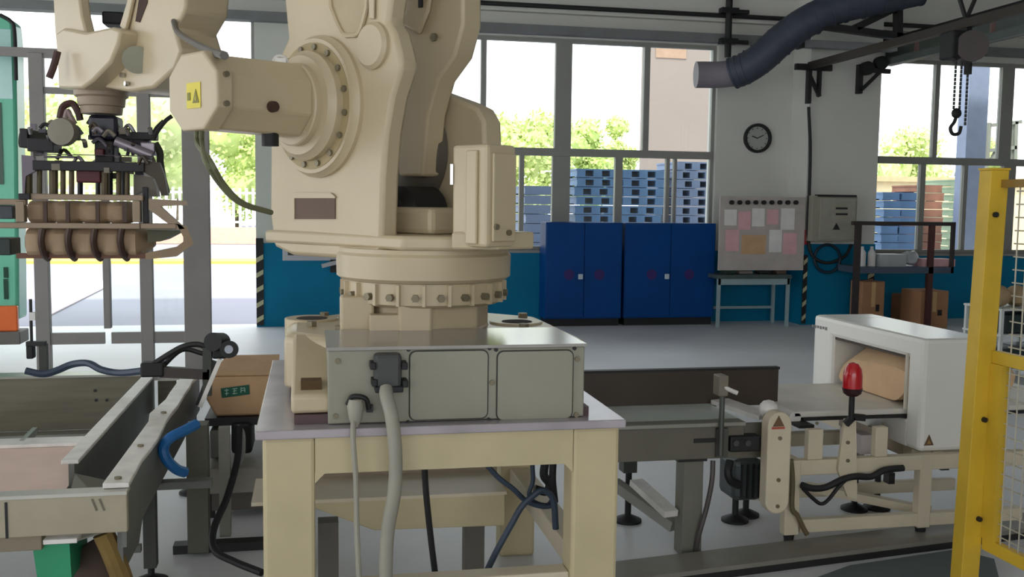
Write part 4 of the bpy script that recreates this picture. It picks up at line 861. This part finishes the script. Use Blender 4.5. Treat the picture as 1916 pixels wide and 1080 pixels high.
# sensor stand and cables
sn = thing('sensor_stand', 'black sensor cluster on a clamp arm behind the left conveyor', 'sensor', P(400, 690, 4.9)[:])
YS = 4.9
obj('arm', B().tube([P(268, 694, YS), P(318, 662, YS), P(345, 648, YS), P(372, 645, YS), P(395, 655, YS)], .014), DARK, sn)
obj('arm', B().tube([P(300, 690, YS+.05), P(340, 655, YS+.05), P(380, 662, YS+.05)], .012), DARK, sn)
obj('clamp', B().pbox(262, 680, 306, 706, YS-.03, .08), BLACK, sn, bevel=.008)
obj('crossbar', B().beam(P(300, 696, YS), P(392, 700, YS), .04, .05), mat('brown_black_bar', (62, 54, 50), .5), sn)
obj('post', B().beam(P(388, 740, YS), P(388, 650, YS), .04, .04), mat('olive_dark', (60, 64, 56), .5), sn)
obj('sensor_head', B().cyl(P(398, 640, YS-.05), P(415, 640, YS+.05), .045, n=18), BLACK, sn); obj('sensor_head', B().cyl(P(428, 654, YS-.07), P(430, 654, YS+.03), .042, n=20), BLACK, sn)
obj('sensor_body', B().pbox(396, 640, 424, 672, YS-.02, .08), BLACK, sn, bevel=.01)
obj('lens', B().cyl(P(428, 654, YS-.073), P(428, 654, YS-.07), .02, n=16), mat('lens_grey', (160, 166, 180), .2), sn)
obj('stay', B().beam(P(402, 676, YS), P(372, 758, YS), .03, .03), BLACK, sn)
obj('stay_light', B().beam(P(412, 672, YS-.02), P(374, 762, YS-.02), .012, .02), STEELB, sn)
obj('cable_loop', B().tube([P(48, 694, 5.3), P(80, 700, 5.3), P(105, 694, 5.3), P(135, 682, 5.3), P(165, 680, 5.25), P(190, 692, 5.2), P(225, 698, 5.15), P(268, 694, 5.0)], .018), BLUEC, label='slate blue cable running along the rear edge of the left conveyor', cat='cable')
fs = thing('rear_sensor_bracket', 'black sensor bracket standing on the rear edge of the left conveyor', 'bracket', P(70, 700, 5.5)[:])
obj('bracket_post', B().pbox(72, 645, 88, 702, 5.45, .04), mat('olive_dark', (60, 64, 56), .5), fs)
obj('bracket_arm', B().pbox(48, 640, 84, 648, 5.44, .04), DARK, fs); obj('sensor_body', B().pbox(48, 648, 62, 672, 5.43, .06), BLACK, fs, bevel=.006)
obj('thin_pole', B().cyl(P(59, 640, 5.46), P(57, 560, 5.46), .008, n=8), DARK, fs); obj('white_clip', B().pbox(54, 585, 66, 600, 5.44, .03), PAPER, fs)
obj('air_hose', B().tube([P(368, 794, 4.2), P(345, 806, 4.15), P(318, 820, 4.1), P(306, 838, 4.1), P(312, 860, 4.1), P(330, 878, 4.12), P(346, 884, 4.15)], .022, n=10), BLUEH, label='bright blue air hose hooked over the conveyor rail', cat='hose')
obj('air_hose', B().tube([P(366, 790, 4.22), P(340, 812, 4.2), P(316, 828, 4.18), P(312, 850, 4.17), P(322, 868, 4.17)], .012, n=8), BLUEH, label='thinner blue air hose lying against the hooked blue hose', cat='hose')
# middle back conveyor and carton with green label
YB = 5.15
bc = thing('carton_conveyor', 'dark conveyor frame behind the stand carrying the labelled carton', 'conveyor', (P(440, 900, YB).x, YB+.3, 0))
bx0 = P(384, 850, YB).x; bx1 = P(560, 850, YB).x; zc = P(440, 782, YB).z
obj('bed', B().box(bx0, bx1, YB, YB+.6, zc-.04, zc), mat('black_bed', (38, 38, 40), .5), bc)
obj('drive_motor', B().pbox(432, 792, 472, 850, YB-.02, .25), BLACK, bc, bevel=.02); obj('drive_housing', B().pbox(392, 806, 424, 858, YB-.01, .2), mat('grey_housing', (120, 120, 114), .5), bc, bevel=.01)
obj('deck', B().box(bx0-.04, bx1, YB-.15, YB+.6, P(440, 872, YB).z-.1, P(440, 862, YB).z), mat('pale_deck', (150, 146, 136), .5), bc, bevel=.006)
obj('cabinet_panel', B().box(P(400, 950, YB).x, bx1, YB-.1, YB+.5, .04, P(440, 905, YB).z), mat('taupe_cabinet', (100, 94, 86), .6), bc)
for x in (bx0-.0, bx1-.05): obj('leg', B().box(x, x+.05, YB+.52, YB+.58, 0, zc-.04), DARK, bc); obj('leg', B().box(x, x+.05, YB-.09, YB-.04, 0, P(440, 872, YB).z-.1), DARK, bc)
ct = thing('labelled_carton', 'kraft carton with a dark green printed label between conveyor and stand', 'box', (P(440, 780, YB).x, YB+.2, zc))
cb = B(); xl = P(392, 760, YB+.03).x; xr = P(520, 760, YB+.03).x; zt4 = P(440, 704, YB+.03).z
cb.prism([(xl+.03, YB+.03, zc+.002), (xr, YB+.03, zc+.002), (xr, YB+.03, zt4), (xl, YB+.03, zt4), (xl-.015, YB+.03, zc+.09)], (0, .38, 0))
obj('carton_body', cb, KRAFT, ct, bevel=.012)
obj('top_flap', B().prism([(xl+.01, YB+.03, zt4+.002), (xr, YB+.03, zt4+.002), (xr, YB+.36, zt4+.05), (xl+.06, YB+.36, zt4+.05)], (0, 0, .008)), KRAFT, ct)
lb = obj('printed_label', B().prism([P(413, 727, YB+.028), P(466, 720, YB+.028), P(467, 738, YB+.028), P(415, 745, YB+.028)], (0, -.002, 0)), LABELG, ct)
x = 420
for k, (w0, sh) in enumerate(((9, 0), (10, 1), (9, 2))):
    for s1, s2, s3, s4 in (((0, 2, 8, 1), (4, -1, 4, 11), (1, 8, 8, 7)), ((0, 1, 9, 0), (1, 5, 8, 4), (4, 0, 3, 11), (0, 10, 9, 9)), ((1, 0, 1, 10), (1, 2, 8, 1), (8, 1, 8, 9), (2, 6, 8, 5)))[sh]:
        yy = 729 - k*2
        obj('printed_stroke', B().beam(P(x+s1, yy+s2, YB+.0255), P(x+s3, yy+s4, YB+.0255), .004, .001, (0, 1, 0)), mat('pale_print', (170, 205, 190), .6), lb)
    x += 15
obj('floor_cable', B().tube([P(448, 798, 4.9), P(444, 860, 4.8), P(425, 930, 4.6), P(400, 990, 4.4), P(402, 1030, 4.3), P(440, 1052, 4.2), P(490, 1072, 4.1)], .016, n=10), BLACK, label='black cable sagging from the drive motor down to the left stand leg', cat='cable')
obj('pale_cable', B().tube([P(446, 798, 4.95), P(455, 812, 4.9), P(455, 850, 4.9), P(450, 868, 4.9)], .01), mat('pale_cable_grey', (150, 150, 146), .5), label='short pale cable beside the drive motor', cat='cable')
# cables under the stand
def cable(pts, Y, r, m_, label): obj('stand_cable', B().tube([P(x, y, Y) for x, y in pts], r, n=8), m_, label=label, cat='cable')
cable([(794, 870), (797, 920), (803, 980), (810, 1040), (820, 1120)], 3.35, .011, BLACK, 'black cable hanging straight down behind the stand apron')
cable([(912, 872), (935, 896), (960, 915), (985, 938), (1015, 948), (1040, 945)], 3.5, .010, BLUEC, 'slate cable sloping down to the right under the stand')
cable([(908, 1075), (930, 1030), (955, 985), (975, 950), (995, 930), (1015, 918), (1035, 935), (1040, 990)], 3.4, .012, BLUEC, 'slate cable arching up inside the right side of the stand')
cable([(996, 868), (997, 900), (990, 925), (1000, 940), (1025, 945), (1038, 925)], 3.55, .009, BLUEC, 'slate cable looping beside the right leg of the stand')
cable([(1020, 866), (1018, 890), (1028, 905), (1022, 920), (1000, 915)], 3.6, .017, BLACK, 'thick black cable bundle behind the right leg of the stand')
cable([(1035, 866), (1034, 900), (1038, 940)], 3.52, .014, BLACK, 'thick black cable hugging the right leg of the stand')

# ------------------------------------------------------------------ weighing conveyor (right)
YC = 4.1
wc = thing('weighing_conveyor', 'grey steel weighing conveyor with high dark back guard right of the stand', 'conveyor', (1.6, 4.4, 0))
zt5 = P(1250, 796, YC).z; zb5 = P(1250, 862, YC).z; xa_ = P(1130, 820, YC).x; xb_ = P(1392, 820, YC).x
obj('front_side_panel', B().box(xa_, xb_, YC, YC+.03, zb5, zt5-.012), mat('olive_grey_steel', (112, 108, 96), .45, .35), wc, bevel=.003)
obj('front_lip', B().box(xa_, xb_, YC-.02, YC+.06, zt5-.012, zt5+.008), STEEL, wc, bevel=.004)
yk = P(1250, 756, Z=zt5).y
obj('bed_plate', B().box(xa_+.02, xb_+.02, YC+.06, yk, zt5-.02, zt5-.004), mat('glossy_bed_steel', (206, 214, 206), .35, .15), wc)
xg1 = P(1453, 720, yk+.02).x; zg = P(1250, 694, yk+.02).z
obj('back_guard', B().box(xa_-.12, xg1, yk+.001, yk+.02, zt5-.02, zg), mat('dark_brown_steel', (72, 62, 54), .4, .3), wc, bevel=.002)
obj('guard_lip', B().box(xa_-.12, xg1, yk-.01, yk+.03, zg, zg+.012), DARK, wc)
obj('guard_seam', B().box(P(1352, 700, yk).x-.005, P(1352, 700, yk).x+.005, yk-.004, yk, zt5-.01, zg), mat('maroon_seam', (64, 36, 36), .5), wc)
obj('end_deflector', B().prism([P(1330, 756, Z=zt5), P(1360, 752, Z=zt5), P(1440, 780, Z=zt5), P(1420, 787, Z=zt5)], (0, 0, .02)), STEELB, wc)
# photo-eye stand
pe = P(1350, 790, YC-.03)
obj('sensor_rod', B().cyl((pe.x, YC-.03, zb5+.02), (pe.x, YC-.03, P(1350, 735, YC).z), .012, n=10), mat('olive_rod', (84, 88, 82), .4, .4), wc)
obj('sensor_block', B().box(pe.x-.025, pe.x+.02, YC-.05, YC+.02, P(1350, 738, YC).z, P(1350, 700, YC).z), mat('taupe_bracket', (126, 118, 104), .5), wc, bevel=.005)
obj('clamp_handle', B().tube([P(1354, 724, YC-.04), P(1366, 730, YC-.05), P(1380, 736, YC-.06)], .01), STEELB, wc)
obj('side_slot', B().box(P(1298, 823, YC).x, P(1352, 823, YC).x, YC-.004, YC-.0005, P(1325, 828, YC).z, P(1325, 820, YC).z), DARK, wc)
obj('slot_plate', B().box(pe.x-.015, pe.x+.04, YC-.02, YC-.001, zb5+.01, zt5-.02), mat('olive_plate', (84, 84, 78), .5, .3), wc)
u = P(1362, 815, YC); v = P(1418, 842, YC)
obj('switch_box', B().box(u.x, v.x, YC-.03, YC+.05, v.z, u.z), BLACK, wc, bevel=.008)
for px in (1376, 1398): q = P(px, 829, YC-.03); obj('switch_knob', B().cyl(q, q+Vector((0, -.012, 0)), .014, n=12), PLUG, wc)
obj('end_plate', B().box(P(1385, 800, YC).x+.002, P(1437, 800, YC).x, YC+.03, YC+.06, P(1400, 860, YC).z, zt5-.014), mat('olive_grey_steel', (112, 108, 96), .45, .35), wc)
l1 = P(1280, 1000, 4.15)
obj('leg', B().box(P(1279, 900, YC+.02).x, P(1316, 900, YC+.02).x, YC+.02, YC+.12, .01, zb5), mat('leg_grey', (120, 118, 108), .5, .2), wc, bevel=.004)
obj('leg_flange', B().box(P(1270, 865, YC).x, P(1324, 865, YC).x, YC+.005, YC+.14, zb5-.012, zb5-.0005), DARK, wc)
q = P(1185, 975, Z=0)
obj('rear_leg', B().box(q.x-.07, q.x, q.y-.04, q.y+.04, .26, zb5+.05), mat('leg_dark_steel', (70, 72, 68), .5, .3), wc)
def foot(root, q, h, r=.07): return obj('foot', B().lathe((q.x, q.y, 0), (0, 0, 1), [(0, r), (.012, r), (.03, r*.45), (.035, .016), (h, .016)], 20), BLACK, root)
foot(wc, Vector((q.x-.03, q.y, 0)), .262)
q2 = P(1375, 975, Z=0); foot(wc, q2, .35)
obj('rear_leg', B().box(q2.x-.03, q2.x+.03, q2.y-.03, q2.y+.03, .33, zb5+.05), mat('leg_grey', (120, 118, 108), .5, .2), wc)
u = P(1368, 862, YC+.15); v = P(1428, 938, YC+.15)
mo = obj('drive_motor', B().box(u.x+.02, v.x, YC+.15, YC+.35, v.z, u.z), mat('dark_green_grey_motor', (62, 70, 70), .45), wc, bevel=.03)
for k in range(5): x = u.x+.05+k*.03; obj('cooling_fin', B().box(x, x+.008, YC+.138, YC+.15, v.z+.02, u.z-.02), DARK, wc)
obj('motor_cable', B().tube([P(1366, 862, YC+.12), P(1362, 885, YC+.1), P(1368, 900, YC+.1), P(1382, 908, YC+.12)], .02), BLACK, wc)
obj('floor_strut', B().beam(P(1150, 905, Z=.22), P(1262, 985, Z=.1), .05, .05), mat('pale_strut', (160, 160, 152), .5, .2), wc)
obj('floor_strut', B().beam(P(1190, 902, Z=.26), P(1256, 962, Z=.2), .07, .03), STEELB, wc)
obj('leg_cable', B().tube([P(1334, 862, 4.12), P(1332, 900, 4.1), P(1322, 950, 4.1), P(1308, 1000, 4.1), P(1300, 1040, 4.12)], .012), mat('grey_brown_cable', (80, 72, 72), .5), label='grey brown cable hanging down beside the weighing conveyor leg', cat='cable')

# ------------------------------------------------------------------ metal detector conveyor
YD = 4.12
dc = thing('detector_conveyor', 'cream framed belt conveyor passing through the white metal detector', 'conveyor', (2.5, 4.4, 0))
# chain guard
gcv = B(); gx0 = P(1436, 850, YD-.12).x; gx1 = P(1480, 850, YD-.12).x; rr = (gx1-gx0)/2; gxc = (gx0+gx1)/2; zt6 = P(1458, 772, YD-.12).z-rr; zb6 = P(1462, 962, YD-.12).z+rr
pts = [(gxc+rr*math.cos(rad(t_)), YD-.12, zt6+rr*math.sin(rad(t_))) for t_ in range(0, 181, 15)] + [(gxc+rr*math.cos(rad(t_)), YD-.12, zb6+rr*math.sin(rad(t_))) for t_ in range(180, 361, 15)]
obj('chain_guard', B().prism(pts, (0, .07, 0)), IVORY, dc, bevel=.006)
obj('chain_guard_shade', B().prism([(x+.012, y+.072, z-.005) for x, y, z in pts], (0, .02, 0)), mat('guard_shadow_olive', (120, 108, 70), .6), dc)  # offset darker copy of the guard outline, shade put into its colour
for z in (zt6-.06, zb6+.1, zb6-.02): obj('guard_screw', B().cyl((gxc, YD-.126, z), (gxc, YD-.1195, z), .009, n=10), BOLT, dc)
q = P(1457, 790, YD-.121)
obj('warning_triangle', B().prism([(q.x-.028, q.y, q.z-.02), (q.x+.028, q.y, q.z-.02), (q.x, q.y, q.z+.03)], (0, -.001, 0)), mat('brown_print', (110, 84, 60), .6), dc)
obj('warning_strip', B().box(q.x-.032, q.x+.03, q.y-.0012, q.y, q.z-.032, q.z-.022), mat('faded_red_print', (190, 90, 70), .6), dc)
obj('roller_cap', B().sphere((gxc+.0, YD-.0, zt6+rr*.8), .045), STEELB, dc)
ay0 = P(1697, 700, X=2.845).y; ay1 = P(1556, 650, X=2.845).y; by0 = ay0+.012; by1 = ay1-.012
zbl = P(1580, 768, by0).z
xE = P(1492, 770, by0).x+.03; XD1 = 3.9
obj('belt', B().box(xE-.05, XD1, by0, by1, zbl-.03, zbl), mat('pale_belt', (216, 212, 200), .5), dc, bevel=.008)
obj('belt_under_plate', B().box(xE, XD1, by0-.005, by1+.005, zbl-.045, zbl-.031), DARK, dc)
obj('end_roller', B().cyl((xE-.04, by0, zbl-.03), (xE-.04, by1, zbl-.03), .03, n=18), STEELB, dc)
obj('gear_box', B().box(P(1496, 790, YD+.1).x, P(1524, 790, YD+.1).x, YD+.1, YD+.2, P(1500, 812, YD).z, zbl-.046), BLACK, dc)
zr0 = P(1600, 886, YD).z; zr1 = P(1600, 858, YD).z
xr0 = P(1484, 870, YD).x; xr1 = 3.4
for y in (YD, YD+.52): obj('frame_rail', B().box(xr0, xr1, y, y+.05, zr0, zr1), IVORY, dc, bevel=.005)
for x in (xr0, 2.93): obj('frame_end_rail', B().box(x, x+.05, YD+.05, YD+.52, zr0, zr1), IVORY, dc)
zl0 = P(1650, 990, YD).z; zl1 = P(1650, 966, YD).z
obj('lower_rail', B().box(xr0+.05, xr1, YD+.005, YD+.05, zl0, zl1), IVORY, dc, bevel=.005)
obj('lower_rail', B().box(xr0+.05, xr1, YD+.52, YD+.565, zl0, zl1), IVORY, dc, bevel=.005)
obj('lower_brace', B().beam((xr0+.35, YD+.52, zl1), (2.93, YD+.06, zl1-.01), .05, .04), IVORY, dc)
# stub posts
for px0, px1, y0, y1, yo_ in ((1514, 1542, 782, 858, .45), (1640, 1663, 770, 858, .3)):
    obj('stub_post', B().box(P(px0, 820, YD).x, P(px1, 820, YD).x, YD+.004, YD+.046, zr1, zbl-.046), IVORY, dc, bevel=.005)
    q = P((px0+px1)/2, 792, YD+.003); obj('post_screw', B().cyl(q, q+Vector((0, -.006, 0)), .008, n=8), BOLT, dc)
obj('stub_plate', B().prism([P(1582, 785, YD-.02), P(1602, 782, YD-.02), P(1604, 935, YD-.02), P(1586, 930, YD-.02), P(1568, 880, YD-.02), P(1576, 820, YD-.02)], (0, .018, 0)), IVORY, dc)
for py in (862, 828): q = P(1586, py, YD-.021); obj('post_screw', B().cyl(q, q+Vector((0, -.006, 0)), .009, n=8), BOLT, dc)
for px0, px1, pyb in ((1471, 1498, 1002), (1721, 1744, 988)):
    x0 = P(px0, 900, YD).x; x1 = P(px1, 900, YD).x; zb7 = P((px0+px1)/2, pyb, YD).z
    obj('leg', B().box(x0, x1, YD-.001, YD+.051, zb7, zr1+.001), IVORY, dc, bevel=.005)
    obj('foot', B().lathe(((x0+x1)/2, YD+.025, 0), (0, 0, 1), [(0, .02), (.02, .026), (zb7*.6, .022), (zb7, .026)], 16), BLACK, dc)
q = P(1595, 952, Z=0); q.y = YD+.545
for x in (q.x, xr0+.03, 2.95):
    obj('leg', B().box(x-.03, x+.03, YD+.52, YD+.57, .2, zr0), mat('pale_grey_leg', (170, 166, 158), .5), dc)
    foot(dc, Vector((x, YD+.545, 0)), .21)
obj('hopper_chute', B().prism([P(1610, 792, YD+.3), P(1735, 842, YD+.3), P(1735, 858, YD+.3), P(1700, 858, YD+.3), P(1608, 812, YD+.3)], (0, .2, 0)), mat('taupe_chute', (168, 154, 136), .5), dc)
obj('white_module', B().pbox(1612, 815, 1634, 850, YD+.2, .2), mat('pinkish_white', (212, 200, 198), .5), dc)
obj('lower_module', B().pbox(1615, 864, 1640, 890, YD+.2, .12), MATS['pinkish_white'], dc, bevel=.01)
obj('valve', B().pbox(1762, 862, 1776, 880, YD+.1, .05), BLACK, dc); obj('valve', B().pbox(1664, 886, 1674, 906, YD+.2, .05), DARK, dc)
# detector head
hx0, hx1, hy0, hy1 = 2.845, 3.22, 4.165, 5.22
H = thing('metal_detector', 'white tunnel metal detector head with rounded top over the cream conveyor', 'metal detector', ((hx0+hx1)/2, (hy0+hy1)/2, .46))
zTn = P(1735, 634, X=hx0).z; zTf = P(1510, 587, X=hx0).z; zTop = (zTn+zTf)/2; zBot = .434
ay0 = P(1697, 700, X=hx0).y; ay1 = P(1556, 650, X=hx0).y; az1 = P(1697, 668, X=hx0).z; az0 = .62
obj('near_cheek', B().box(hx0, hx1, hy0, ay0, zBot, zTop), WHITE, H, bevel=.022)
obj('far_cheek', B().box(hx0, hx1, ay1, hy1, zBot+.1, zTop), WHITE, H, bevel=.022)
obj('top_housing', B().box(hx0+.0005, hx1-.0005, hy0+.02, hy1-.02, az1, zTop-.0005), WHITE, H, bevel=.022)
obj('bottom_housing', B().box(hx0+.001, hx1-.001, ay0-.02, ay1+.02, zBot+.002, min(az0, zbl-.05)), WHITE, H, bevel=.01)
obj('tunnel_liner', B().box(hx0+.02, hx1-.02, ay0+.001, ay1-.001, az1-.012, az1-.001), mat('dark_tunnel', (70, 58, 48), .6), H)
obj('aperture_trim', B().prism([(hx0-.004, ay0-.004, az1+.02), (hx0-.004, ay0+.012, az1+.02), (hx0-.004, ay0+.012, zbl), (hx0-.004, ay0-.004, zbl)], (.01, 0, 0)), mat('pale_trim', (206, 198, 182), .4), H)
for k in range(6):
    q0 = P(1519+k*5, 609+k*1.0, X=hx0-.001); obj('maker_mark', B().box(hx0-.002, hx0, q0.y-.02, q0.y, q0.z-.008-.003*(k % 2), q0.z+.006), mat('grey_print', (120, 120, 118), .6), H)
q = P(1738, 826, hy0-.001)
obj('warning_triangle', B().prism([(q.x-.026, hy0-.001, q.z-.02), (q.x+.026, hy0-.001, q.z-.02), (q.x, hy0-.001, q.z+.034)], (0, -.001, 0)), mat('brown_print', (110, 84, 60), .6), H)
obj('triangle_core', B().prism([(q.x-.01, hy0-.0025, q.z-.012), (q.x+.01, hy0-.0025, q.z-.012), (q.x, hy0-.0025, q.z+.01)], (0, -.0008, 0)), mat('dull_amber_print', (170, 140, 70), .6), H)
obj('mounting_foot', B().cyl((hx0+.05, hy0+.06, zr1), (hx0+.05, hy0+.06, zBot), .022, n=12).cyl((hx1-.06, hy0+.06, zr1), (hx1-.06, hy0+.06, zBot), .022, n=12), IVORY, H)
for bb in (B().box(hx0+.02, hx1-.02, hy0+.03, hy0+.09, zr0+.01, zr1-.001), B().box(hx0+.02, hx1-.02, YD+.52, hy1-.05, zr0+.01, zr1-.002)): obj('mounting_arm', bb, IVORY, H)
# sack in tunnel
b = B(); y0s, y1s = ay0+.02, ay1-.03; rings = []
for i in range(13):
    u = i/12; x = hx0+.03+.6*u; e_ = min(1, .3+4*u, .3+4*(1-u)); ring = []
    for k in range(20):
        t_ = 2*math.pi*k/20; cx = math.copysign(abs(math.cos(t_))**.6, math.cos(t_)); cy = math.copysign(abs(math.sin(t_))**.7, math.sin(t_))
        ring.append((x+.02*math.sin(3*t_), (y0s+y1s)/2+cx*(y1s-y0s)/2*(.9+.1*e_), zbl+.003+(1+cy)*.118*(.6+.45*e_)*(1-.12*cx)))
    rings.append(ring)
b.ring_loft(rings)
obj('paper_sack', b, mat('light_kraft', (222, 186, 146), .75, 0, .06, 6, .15), label='light brown kraft sack passing through the detector tunnel', cat='sack')
# beacon
YBn = YD-.04
bn = thing('red_beacon', 'red dome warning beacon on a thin black pole before the detector', 'beacon', P(1596, 790, YBn)[:])
q = P(1596, 700, YBn); zc0 = P(1596, 736, YBn).z; zc1 = P(1596, 676, YBn).z; hB = zc1-zc0; rB = .044
obj('dome', B().lathe((q.x, YBn, zc0+.025), (0, 0, 1), [(0, rB), (hB*.4, rB*.98), (hB*.6, rB*.86), (hB*.76, rB*.5), (hB*.8, .002)], 28), REDM, bn)
obj('collar', B().lathe((q.x, YBn, zc0), (0, 0, 1), [(-.012, .024), (0, .04), (.0248, rB+.002)], 28), mat('dark_maroon_plastic', (54, 22, 24), .4), bn)
obj('pole', B().cyl((q.x, YBn, P(1596, 783, YBn).z), (q.x, YBn, zc0-.012), .013, n=12), BLACK, bn)
obj('pole_bracket', B().beam(P(1582, 794, YBn), P(1596, 780, YBn), .03, .02, (0, 1, 0)).beam(P(1596, 780, YBn), P(1618, 782, YBn), .02, .03), DARK, bn)
for pts_, r_, lb_ in (([(1500, 908), (1520, 914), (1545, 912), (1575, 898), (1600, 892), (1630, 892), (1655, 880), (1690, 876)], .016, 'thick black cable draped along the cream detector frame'),
                      ([(1502, 914), (1520, 932), (1536, 943), (1550, 935), (1570, 910), (1585, 896)], .009, 'thin black cable hanging in a V below the detector frame'),
                      ([(1480, 860), (1483, 900), (1482, 950), (1492, 965), (1504, 990), (1510, 1000)], .012, 'olive cable running down beside the chain guard')):
    obj('frame_cable', B().tube([P(x, y, YD-.03) for x, y in pts_], r_, n=8), BLACK if 'black' in lb_ else mat('olive_cable', (104, 92, 66), .6), label=lb_, cat='cable')
obj('floor_hose', B().tube([P(1700, 940, 4.9), P(1740, 946, 4.9), P(1790, 944, 4.9), P(1840, 930, 4.9), P(1790, 920, 5.2), P(1740, 905, 5.3)], .018), DARK, label='dark hose lying on the floor beneath the detector', cat='hose')
# long floor duct cover
q0 = P(1060, 1074, Z=.06); q1 = P(1830, 980, Z=.06)
fd = thing('floor_channel', 'long low grey steel cable channel lying across the floor at lower right', 'cable channel', ((q0.x+q1.x)/2, (q0.y+q1.y)/2, 0))
dv = (q1-q0).normalized(); sdv = Vector((dv.y, -dv.x, 0))
c0 = q0 + dv*-.6; c1 = q1+dv*.6
obj('channel_cover', B().beam(c0+sdv*.02+Vector((0, 0, -.014)), c1+sdv*.02+Vector((0, 0, -.014)), .2, .02), mat('beige_grey_floor_steel', (132, 128, 118), .5, .1), fd)
obj('channel_side', B().beam(c0+sdv*.1+Vector((0, 0, -.042)), c1+sdv*.1+Vector((0, 0, -.042)), .02, .035), DARK, fd)
obj('floor_mat', B().prism([P(1500, 1095, Z=.004), P(1590, 1062, Z=.004), P(1790, 1032, Z=.004), P(1860, 1050, Z=.004), P(1880, 1130, Z=.004), P(1500, 1150, Z=.004)], (0, 0, .01)), mat('green_grey_mat', (96, 106, 108), .7), label='green grey mat on the floor at bottom right', cat='mat', smooth=False)

# ------------------------------------------------------------------ yellow fence
XF = 2.565; YF = 3.4
ff = thing('yellow_fence', 'yellow safety fence panel with square mesh at the right edge', 'fence', (XF+.04, 2.6, 0))
b = B(); zt8 = P(1862, 318, YF).z
bt = [Vector((2.535, YF, 0)), Vector((2.615, YF, 0)), Vector((2.615, YF+.07, 0)), Vector((2.535, YF+.07, 0))]
obj('post', B().ring_loft([bt, [v+Vector((.04, 0, zt8)) for v in bt]]), YELLOW, ff, bevel=.003)
obj('post_cap', B().box(2.572, 2.658, YF-.003, YF+.073, zt8, zt8+.008), YELLOW, ff)
xp = 2.62
def yrail(z, h, y1=1.4): obj('rail', B().box(xp, xp+.035, y1, YF-.001, z-h/2, z+h/2), YELLOW, ff, bevel=.003)
zm = P(1856, 668, X=xp).z; zlo = P(1840, 1018, X=xp).z; zhi = P(1906, 343, X=xp).z
yrail(zm, .05); yrail(zlo, .05)
obj('top_rail', B().box(xp, xp+.03, 1.4, YF-.001, zhi-.015, zhi+.015), mat('brown_yellow_rail', (150, 116, 50), .5), ff)
obj('inner_stile', B().box(xp-.005, xp+.03, YF-.07, YF-.001, zlo+.025, zm-.025), YELLOW, ff).data
for z in (zlo+.1, zm-.25, zhi-.12): obj('bolt', B().cyl((2.60, YF-.012, z), (2.60, YF+.0, z), .011, n=8), DARK, ff)
wm = B(); y = YF-.09
while y > 1.5: wm.cyl((xp+.015, y, zlo), (xp+.015, y, zhi), .003, n=5); y -= .05
z = zlo+.05
while z < zhi: wm.cyl((xp+.018, 1.45, z), (xp+.018, YF-.07, z), .003, n=5); z += .05
obj('wire_mesh', wm, WIRE, ff, kind='stuff')
obj('post', B().box(2.56, 2.63, 1.3, 1.37, 0, zt8), YELLOW, ff)
# rack behind the mesh
YK = 8.0
rk = thing('storage_rack', 'white wire storage rack with dark bins seen through the yellow fence', 'rack', (P(1930, 600, YK).x, YK+.3, 0))
kx0 = P(1876, 600, YK).x; kx1 = kx0+1.2
WR = mat('white_wire_paint', (206, 212, 206), .5)
for x in (kx0, kx0+.6, kx1): 
    for y in (YK, YK+.5): obj('upright', B().box(x-.015, x+.015, y, y+.03, 0, P(1890, 578, YK).z), WR, rk)
for py in (578, 626, 690): z = P(1890, py, YK).z; obj('shelf', B().box(kx0-.02, kx1, YK-.01, YK+.54, z-.02, z), WR, rk)
for i in range(4):
    for py in (624, 688): 
        z = P(1890, py, YK).z; o = obj('plastic_bin', B().box(kx0+.04+i*.28, kx0+.29+i*.28, YK+.02, YK+.48, z, z+.17), mat('dark_teal_bin', (30, 44, 48), .5), label='dark bin on the %s shelf of the white rack, %s from the left' % ('middle' if py == 624 else 'lower', ('first', 'second', 'third', 'fourth')[i]), cat='bin', bevel=.01)
for i in range(5):
    z = P(1890, 578, YK).z
    b = B().sphere((kx0+.1+i*.22, YK+.22, z+.1), .115, sc=(1.0, 1.3, .9), jit=.01)
    obj('filled_sack', b, mat('tan_sack_cloth', (170, 146, 112), .9, 0, .15, 8, .2), label='lumpy tan sack on top of the white rack, %s from the left' % ('first', 'second', 'third', 'fourth', 'fifth')[i], cat='sack')
b = B().sphere(P(1918, 752, 7.2), .16, sc=(1.2, .8, .8), jit=.008)
wbk = obj('white_bag', b, PAPER, label='white bag seen through the fence mesh at the right edge', cat='bag')
pbm = thing('brown_box_trolley', 'low brown trolley deck behind the fence mesh carrying the white bag', 'trolley', (P(1930, 780, 7.2).x, 7.2, 0))
tx = P(1930, 780, 7.2).x; tz = P(1918, 775, 7.2).z
obj('deck', B().box(tx-.35, tx+.6, 7.0, 7.5, tz-.04, tz), mat('brown_deck', (92, 62, 44), .7), pbm)
for x in (tx-.3, tx+.5):
    for y in (7.05, 7.42): obj('leg', B().box(x, x+.04, y, y+.04, 0, tz-.04), mat('rust_leg', (110, 60, 44), .7), pbm)
